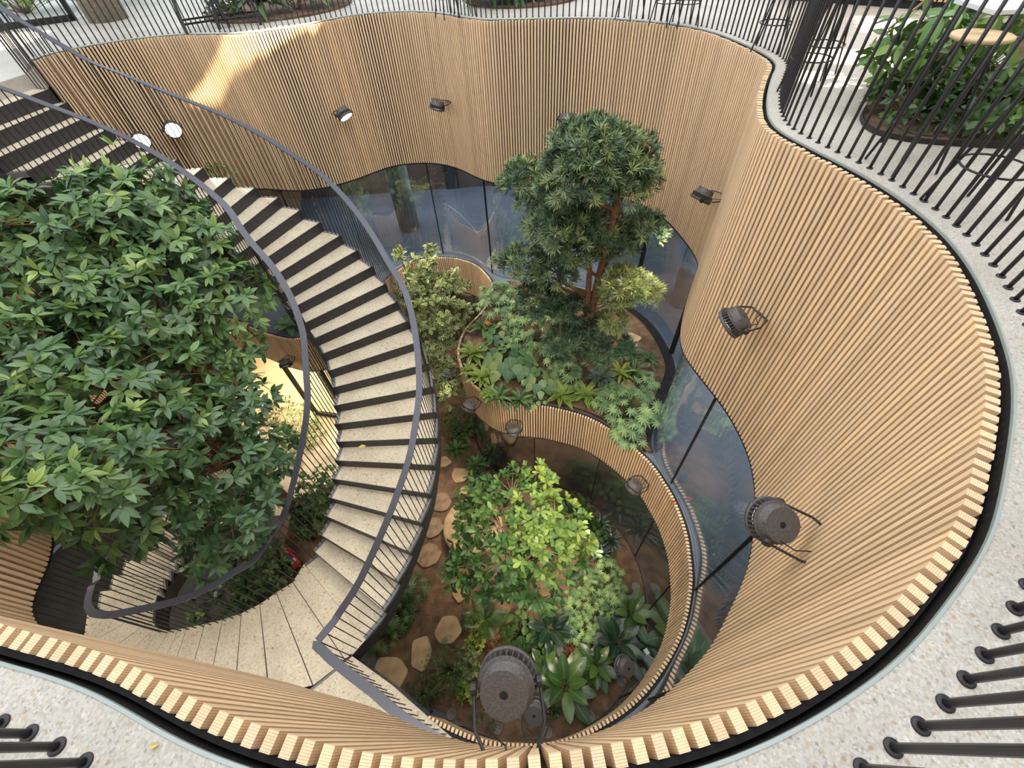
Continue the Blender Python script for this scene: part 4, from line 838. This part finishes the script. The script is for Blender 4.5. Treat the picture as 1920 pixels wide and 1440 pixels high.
# orange flowers
for (a, b, z, lab) in [(915, 607, ZP+.35, 'orange flower head near the left of the planter'), (1262, 941, ZM+.02, 'fallen orange blossom on the ledge beside the right glass')]:
    p = P3(a, b, z); o = empty('orange_flower', p, lab, 'flower'); fo = Fol(); q = np.arange(11)*2.4; el = np.linspace(.1, 1.3, 11); fo.add(T_LANCE, np.array([p]*11), np.c_[np.cos(q)*np.cos(el), np.sin(q)*np.cos(el), np.sin(el)], (0, 0, 1), .075 if z > ZM+.1 else .045, rng.random(11)); fo.build('petals', G_ORNG, o, p)
    if z > ZM+.1: MB().tube([(0, 0, 0), (.02, 0, -.35)], .006, 6).build('stem', G_STEM, o)

# ---------------- stones, round seat, grilles ----------------
def stone(px, py, zg, r, label, seed, m=M_STONE, sides=6, th=.05, asp=1.0, rot=0, name='stepping_stone'):
    rr = random.Random(seed); x, y = P(px, py, zg+th); n = sides; pts = []
    for k in range(n):
        q = 2*math.pi*k/n+rr.uniform(-.2, .2)+rot; s = r*rr.uniform(.82, 1.12); pts.append(np.array((s*math.cos(q)*asp, s*math.sin(q)/asp)))
    out = []
    for k in range(n):                       # cut corners
        a, b = pts[k], pts[(k+1) % n]; out += [a+(b-a)*.12, a+(b-a)*.5+unit(a+b)*r*.015, a+(b-a)*.88]
    c = MB(); m_ = len(out)
    for i, (s, z) in enumerate(((1., 0), (1., th*.8), (.965, th), (.5, th*1.03))): c.v += [(q[0]*s, q[1]*s, z) for q in out]
    for i in range(3):
        for k in range(m_): c.f.append((i*m_+k, i*m_+(k+1) % m_, (i+1)*m_+(k+1) % m_, (i+1)*m_+k))
    c.f.append(tuple(3*m_+k for k in range(m_))); ob = c.build(name, m); ob.location = (x, y, zg); return tag(ob, label, 'stone', 'flat stones in the planting')
stone(833, 865, ZS, .20, 'topmost pale five-sided stone beside the stair edge', 1, sides=5)
stone(863, 890, ZS, .26, 'second pale stone, just left of a glossy rosette', 2, sides=6)
stone(868, 921, ZS, .12, 'small round pale stone above the round stone seat', 3, sides=10)
stone(828, 941, ZS, .30, 'dark stone between the stair and the round seat, the upper one', 4, M_STONE2)
stone(811, 990, ZS, .27, 'dark stone left of the round seat, the middle one', 5, M_STONE2)
stone(804, 1040, ZS, .29, 'dark rounded stone below the round seat', 6, M_STONE2, sides=7)
stone(864, 1112, ZS, .22, 'pale stone half under the small tree', 7, sides=4)
stone(837, 1180, ZS, .30, 'pale stone with one shaded half, right of the dark fatsias', 8, sides=6)
stone(787, 1226, ZS, .30, 'large pale pointed stone near the landing', 9, sides=5, asp=.9)
stone(730, 1262, ZS, .36, 'pale stone closest to the landing railing', 10, sides=6, asp=1.1)
stone(1180, 634, ZP, .24, 'pale flat stone in the planter, upper right', 11, sides=6, asp=1.2)
stone(1150, 614, ZP, .11, 'small brown round stone beside the upper pale stone in the planter', 12, M_STONE2, sides=9)
stone(1203, 676, ZP, .25, 'tan flat stone in the planter beside the black grating', 13, sides=5, asp=1.15)
stone(1176, 722, ZP, .16, 'reddish stone half hidden by the large pale fatsia', 14, sides=6)
x, y = P(886, 985, ZS+.30); o = MB().lathe([(.56, 0), (.66, .03), (.70, .25), (.68, .30), (.60, .315), (.001, .32)], 48, cap=False).build('round_stone_seat', M_STONE, None, True); o.location = (x, y, ZS); tag(o, 'large round sandstone seat half covered by the small tree', 'seat')
gm = MB(); gm.lathe([(.088, 0), (.088, .012), (.074, .014), (.070, .006), (.001, .006)], 28, cap=False); gr_ring = smooth(gm.mesh('frame')); gr_ring.materials.append(mat('weathered_zinc', (.20, .18, .15), .6))
gm = MB()
for rr_, n_ in ((.02, 5), (.045, 10), (.064, 14)):
    for k in range(n_):
        q = 2*math.pi*k/n_; gm.lathe([(.0065, .0062), (.0065, .0085)], 8, Matrix.Translation((rr_*math.cos(q), rr_*math.sin(q), 0)))
gr_hole = gm.mesh('grille_holes'); gr_hole.materials.append(M_GRATE)
for k, (a, b, lab) in enumerate([(1158, 1024, 'round floor grille highest up the right edge of the soil'), (1192, 1100, 'second round grille down the right edge, beside the fatsias'), (1197, 1185, 'third round grille down the right edge, by blackish leaves'), (1165, 1277, 'round grille beneath the dark spotlight'), (1106, 1344, 'round grille right of the largest broad-leaved plant'), (1026, 1374, 'round grille by the rim, right of the largest spotlight'), (933, 1366, 'round grille directly under the largest spotlight'), (846, 1340, 'leftmost round grille, below the fine-leaved shrub')]):
    o = empty('floor_grille', P3(a, b, ZS), lab, 'grille', 'round grilles in the lower soil'); link('frame', gr_ring, o); link('grille_holes', gr_hole, o)
# long grating along the glass in the planter
mb = MB(); inn = gr_out-nn*wdt[:, None]
for i in range(0, len(gr_out)-1, 1):
    for k in np.linspace(.05, .95, 6):
        a = gr_out[i]+(inn[i]-gr_out[i])*k; b = gr_out[i+1]+(inn[i+1]-gr_out[i+1])*k; mb.tube([(a[0], a[1], ZP+.01), (b[0], b[1], ZP+.01)], .004, 4, cap=False)
for i in range(0, len(gr_out), 4): mb.tube([(*gr_out[i], ZP+.012), (*inn[i], ZP+.012)], .006, 4)
o = tag(mb.build('drainage_grating', M_GRATE), 'long curved black drainage grating between planter soil and glass', 'grating')
struct('trim_11', ribbon(MB(), offset(S2, .10)[g2i((-.35, 8.8)):g2i((2.2, 3.68))], ZM+.0, ZM+.075, .012), M_BACK)
struct('floor_gutter', MB().add([(p[0], p[1], ZM+.02) for p in gr_out]+[(p[0], p[1], ZM+.02) for p in inn], [(i, i+1, len(gr_out)+i+1, len(gr_out)+i) for i in range(len(gr_out)-1)]), M_BACK)

# ---------------- red cart, lower glass doors, interior ----------------
c0 = P3(545, 1045, ZS+.25); o = empty('garden_cart', (c0.x, c0.y, ZS), 'red cart with a blue and white label behind the stair railing', 'cart'); o.rotation_euler = (0, 0, -.75)
MB().box((0, 0, .28), (.62, .17, .10)).build('tray', M_RED, o); MB().box((.02, -.02, .36), (.20, .12, .06)).build('box', mat('blue_plastic', (.03, .05, .16), .5), o); MB().box((.17, 0, .345), (.10, .12, .02)).build('label_plate', M_WHITE, o)
MB().tube([(-.3, 0, .3), (-.42, 0, .42), (-.46, 0, .44)], .015, 8).build('handle', M_RED, o)
wm = MB().lathe([(.06, -.02), (.06, .02)], 16, Matrix.Rotation(math.pi/2, 4, 'X')).mesh('wheel'); wm.materials.append(M_WIRE)
for sx in (-.22, .22):
    for sy in (-.09, .09): w_ = link('wheel', wm, o); w_.location = (sx, sy, .06)
MB().box((0, 0, .16), (.5, .03, .2)).build('frame', M_RED, o)
# black framed glass door at the lower level, left
A_, B_ = P3(515, 700, ZB-.05), P3(562, 770, ZS)
def frame(name, a, b, z0, z1, t, m, parent=None, mid=None):
    a, b = np.array(a), np.array(b); d = (b-a)/np.linalg.norm(b-a); ang = math.atan2(d[1], d[0]); L_ = np.linalg.norm(b-a); mb = MB()
    for p in (a, b)+((a+(b-a)*mid,) if mid else ()): mb.box((p[0], p[1], (z0+z1)/2), (t, t, z1-z0), ang)
    for z in (z0+t/2, z1-t/2): mb.box(((a+b)/2)[0:2].tolist()+[z], (L_, t, t), ang)
    return mb.build(name, m, parent)
p1, p2 = P(560, 768, ZS), P(535, 766, ZS)
tag(frame('door_3', (-5.9, 7.75), (-4.9, 7.5), ZS, ZB, .09, M_GEDGE), kind='structure')
tag(frame('door_4', (-4.85, 7.48), (-4.1, 8.0), ZS, ZB, .09, M_GEDGE), kind='structure')
# columns seen through the glass
for k, (x, y, r) in enumerate([(-2.78, 12.1, .30), (4.15, 7.75, .26)]):
    o = MB().lathe([(r, ZM), (r, ZW+2.3)], 32, Matrix.Translation((x, y, 0))).build('concrete_column', M_CONC, None, True); tag(o, ['round concrete column behind the far curved glass', 'round concrete column behind the glass at the right of the planter'][k], 'column', 'columns behind the middle glass')
cp = [P3(840, 385, ZM+.012), P3(862, 402, ZM+.012), P3(885, 425, ZM+.012), P3(900, 446, ZM+.012), P3(906, 440, ZM+.012), P3(918, 415, ZM+.012), P3(926, 398, ZM+.012)]
tag(MB().tube(cp, .018, 6).build('floor_cable', M_CONC), 'thin pale cable in a V shape on the floor behind the far glass', 'cable')

# ---------------- upper floor furniture ----------------
def stool(x, y, label, hs=.727, r=.155, wood_=True, rz=0, group='bar stools on the upper floor'):
    o = empty('bar_stool', (x, y, 0), label, 'bar stool', group, rz)
    MB().lathe([(.012, hs+.004), (.012, hs+.012), (r-.01, hs+.012), (r, hs+.006), (r, hs-.004), (r-.008, hs-.010), (.012, hs-.010), (.012, hs+.004)], 36, cap=False).build('seat', M_SEATW if wood_ else M_WIRE, o, True)
    s = MB().box((0, 0, hs-.02), (.16, .03, .012)).box((0, 0, hs-.02), (.03, .16, .012)); s.build('seat_bracket', M_WIRE, o)
    for k in range(4):
        q = math.pi/4+k*math.pi/2; MB().tube([(.085*math.cos(q), .085*math.sin(q), hs-.02), (.215*math.cos(q), .215*math.sin(q), .006)], .009, 8).build('leg', M_WIRE, o)
    zr = .26; rr_ = .172; MB().tube([(rr_*math.cos(t), rr_*math.sin(t), zr) for t in np.linspace(0, 2*math.pi, 33)], .006, 6, cap=False).build('footrest_ring', M_WIRE, o)
    return o
stool(2.85, 2.96, 'bar stool with round plywood seat beside the planting at the upper right')
q = P(1868, 312, .26); stool(q[0], q[1], 'bar stool of which the wire foot ring shows right of the plywood-seated one')
for (a, b, lab) in [(1455, 42, 'wire bar stool behind the dense railing bars, the furthest left of that cluster'), (1548, 82, 'wire bar stool behind the railing in the strip of sun'), (1522, 108, 'wire bar stool nearest the fold of the railing'), (1290, 4, 'black bar stool far off at the top, right of the pair'), (1252, 3, 'black bar stool far off at the top, left of the pair'), (1185, -6, 'black bar stool legs right of the grass bed at the top'), (868, -8, 'black bar stool legs left of the grass bed at the top'), (835, -4, 'black bar stool legs at the top above the fold in the far slats')]:
    q = P(a, b, .26); stool(q[0], q[1], lab, rz=random.random(), wood_=False)
def bed(name, poly, m=M_SOIL): return tag(slab(name, poly, [], .001, .03, m, None), kind='structure')
def ring(cx, cy, r, n=40, sq=1., ph=0): return [(cx+r*math.cos(2*math.pi*k/n), cy+r*sq*math.sin(2*math.pi*k/n)) for k in range(n)]
BR = [tuple(p) for p in cr_curve([(3.04, 3.56), (3.08, 3.78), (3.19, 3.96), (3.45, 4.26), (3.81, 4.65), (4.3, 4.95), (4.9, 5.0), (5.5, 4.6), (5.7, 4.0), (5.3, 3.5), (4.7, 3.2), (4.2, 3.1), (3.82, 3.13), (3.51, 3.22), (3.2, 3.36)], True, .1)]; bed('floor_bed_right', BR); bed('floor_bed_far', ring(.75, 11.0, 1.15)); bed('floor_bed_left', ring(-4.2, 11.7, 1.45))
struct('trim_12', ribbon(MB(), np.array(BR+BR[:1]), 0, .035, .02), M_GRATE)
for (k, x, y, r, h, lab, m, n, lw) in [('shrub', 3.42, 3.78, .28, .3, 'dark low plant at the left tip of the right-hand bed', G_MID, 70, .08), ('shrub', 3.75, 3.5, .3, .3, 'glossy low plant at the near edge of the right-hand bed', G_MID, 70, .09), ('shrub', 4.2, 3.4, .36, .28, 'leafy ground cover in front of the pale trunk', G_RUB, 70, .09), ('shrub', 4.7, 3.45, .34, .28, 'leafy ground cover right of the pale trunk', G_FATS, 60, .09), ('shrub', 3.85, 4.3, .42, .45, 'sunlit bright green plant in the right-hand bed', G_RUB, 80, .12), ('fatsia', 4.4, 4.4, .45, .5, 'sunlit fatsia in the middle of the right-hand bed', G_FATS, 22, None), ('shrub', 4.9, 4.0, .4, .4, 'sunlit leaves at the right end of the right-hand bed', G_RUB, 70, .11),
    ('strap', .2, 10.45, .5, .5, 'long grass at the left of the far round bed', G_MID, 60, None), ('strap', .55, 10.4, .45, .5, 'arching grass tuft in the middle of the far round bed', G_FATS, 60, None), ('shrub', 1.1, 10.4, .4, .35, 'low bush at the right of the far round bed', G_MID, 70, .06), ('shrub', 1.5, 10.7, .35, .35, 'grey-green bush at the right end of the far round bed', G_GREY, 60, .06),
    ('strap', -4.3, 10.9, .55, .7, 'spiky plant in the far left bed behind the black frames', G_MID, 26, None), ('shrub', -3.7, 11.2, .45, .5, 'leafy bush in the far left bed', G_FATS, 70, .1), ('strap', -3.3, 11.4, .5, .7, 'upright spiky plant at the right of the far left bed', G_FATS, 24, None), ('shrub', -4.9, 10.9, .35, .35, 'low bush at the left of the far left bed', G_MID, 50, .08)]:
    h_ = h; xx, yy = x, y
    k_ = F_PX/(1.0); 
    _P = P; P = (lambda a, b, z, q=(xx, yy): q); plant(k, 0, 0, .02, r, lab, 'plant', m, NAMES[k], n=n, h=h_, lw=lw); P = _P
# slanting tree of the right-hand bed
tb = (4.05, 3.80, .02); o = empty('court_tree', tb, 'broad-leaved tree with a smooth pale trunk in the bed at the upper right', 'tree'); fo = Fol()
fork = np.array([4.12, 3.82, 1.0]); limbs('trunk', [([tb, (4.06, 3.79, .35), (4.09, 3.80, .7), fork], [.10, .085, .08, .075])], M_BARKG, o, tb); segs = []
for (a, b, z, r, n) in [(1650, 120, .72, .16, 3), (1690, 88, .85, .2, 5), (1735, 70, .9, .22, 6), (1790, 40, 1.0, .25, 7), (1855, 25, 1.05, .28, 8), (1910, 50, 1.0, .28, 8), (1755, 115, .8, .15, 3), (1905, 140, .6, .15, 3), (1665, 55, .75, .1, 2)]:
    q1 = P(a, b, H-1); z = H-(5.35-.25*z)/math.hypot(*q1); c = np.array([*P(a, b, z), z]); p, ax = blob_tips(c, r, n, .2, .7, -.8); whorls(fo, T_LANCE, p, ax, 5, .155, 1.4, .5, (.1, .65)); segs.append((bez(fork, c, (0, 0, .2)), [.03, .025, .02, .016, .012, .008]))
fo.build('foliage', G_RUB, o, tb); limbs('branches', segs, M_BARKG, o, tb, 6)
# counter, white table, column, trestles, facade, garden outside
d = unit(np.array([6.28-5.53, 7.51-8.3])); nrm = np.array([-d[1], d[0]]); c = np.array([5.53, 8.3])+d*1.2+nrm*.5; o = empty('counter', (c[0], c[1], 0), 'long oak-slatted counter with black plinth at the top right', 'counter', rz=math.atan2(d[1], d[0]))
sl = MB()
for k in range(64): sl.box((-2.2+k*.07, -.46, .56), (.05, .03, .92))
sl.build('slatted_front', mat('honey_oak', (.62, .38, .16), .5), o); MB().box((0, -.40, .05), (4.5, .06, .10)).build('plinth', M_BACK, o); MB().box((0, 0, .55), (4.5, .80, .9)).build('cabinet', M_BACK, o); MB().box((0, 0, 1.03), (4.6, 1.0, .04)).build('worktop', M_WHITE, o)
c = P(1862, 22, .82); o = empty('white_table', (c[0]+.24, c[1]+.16, 0), 'corner of a white tabletop at the upper right edge', 'table', rz=-.12)
MB().box((0, 0, .815), (.42, .38, .02)).build('tabletop', M_WHITE, o)
for sx in (-.18, .18):
    for sy in (-.16, .16): MB().tube([(sx, sy, 0), (sx*.95, sy*.95, .805)], .014, 8).build('leg', M_WIRE, o)
o = MB().lathe([(.36, 0), (.36, 6.5)], 40, Matrix.Translation((-7.75, 11.75, 0))).build('pebble_column', M_PEB, None, True); tag(o, 'thick round pebble-faced column at the upper left', 'column')
for (a, b, rz, lab) in [(-5.05, 10.1, .5, 'black folding trestle frame at the top left, the left one'), (-4.45, 10.25, .2, 'black folding trestle frame nearer the planting bed')]:
    o = empty('trestle', (a, b, 0), lab, 'trestle', 'black trestles', rz)
    for s, ty in ((-1, .30), (1, -.30)):
        mb = MB(); mb.tube([(-.35, ty, 0), (-.27, .02*s, .95)], .032, 4); mb.tube([(.35, ty, 0), (.27, .02*s, .95)], .032, 4); mb.tube([(-.34, ty*.85, .12), (.34, ty*.85, .12)], .02, 4); mb.tube([(-.31, ty*.45, .5), (.31, ty*.45, .5)], .02, 4); mb.build('frame', M_WIRE, o)
    MB().box((0, 0, .96), (.62, .08, .04)).build('top_bar', M_WIRE, o)
fa, fb_ = np.array([-11.5, 10.3]), np.array([-8.6, 11.98]); fd = fb_-fa
for k in range(2):
    a = fa+fd*k/2; b = fa+fd*(k+1)/2; tag(frame('window_frame', a, b, 0, 3.2, .10, M_GEDGE), kind='structure').name = 'door_%d' % (5+k)
slab('floor_outside', [(-30, 9.6), (-11.6, 10.4), (-8.7, 12.05), (-8.4, 24), (-30, 24)], [], .0, .004, mat('pale_paving', (.62, .62, .60), .7))
for (x, y, r, h, lab) in [(-10.6, 13.4, 1.0, 1.1, 'clipped green shrub outside the facade, the left one'), (-9.2, 14.0, .9, 1.0, 'green shrub outside the facade beside the column')]:
    _P = P; P = (lambda a, b, z, q=(x, y): q); plant('shrub', 0, 0, .0, r, lab, 'shrub', G_RUB, 'garden_shrub', n=220, h=h, lw=.1); P = _P
# a fallen leaf or two by the railing
for (a, b, z, lab) in [(280, 1399, .006, 'small dry yellow leaf on the terrazzo by the lower left bars'), (672, 838, -24*HR+.006, 'small pale green leaf lying on a stair tread'), (988, 772, ZM+.02, 'yellow leaf tip hanging at the middle of the planter rim')]:
    p = P3(a, b, z); o = MB().add([(0, 0, 0), (.012, .008, .002), (.026, .002, .001), (.012, -.008, .003)], [(0, 1, 2, 3)]).mesh('dry_leaf'); ob = link('fallen_leaf', o, None, mat('dry_leaf', (.6, .46, .14), .7)); ob.location = p; ob.scale = (1, 1, 1) if a == 280 else (4.5, 4.5, 3); sm_ = ob.modifiers.new('thick', 'SOLIDIFY'); sm_.thickness = .0008; tag(ob, lab, 'leaf')
# unseen fill lamps added under the slabs to brighten the landing and back rooms
area('fill_light_middle', (-1, 12.9, ZW-.5+.45), 9, 2.2, 150, (.85, .92, 1))
area('fill_light_middle_east', (5.6, 5, ZW+.0), 3.5, 9, 170, (.85, .92, 1))
area('fill_light_landing', (-3.6, -.2, ZW-.45+.0), 5.5, .8, 34, (1, .95, .86))
area('fill_light_landing_west', (-7.9, 2.6, ZW-.2), 1.0, 3, 50, (1, .92, .80))
area('fill_light_lower', (5.0, 3, ZB-.1), 4, 8, 60, (1, .85, .65))
area('fill_light_lower_west', (-5.8, 9.5, ZB-.1), 4, 3, 150, (1, .78, .45))
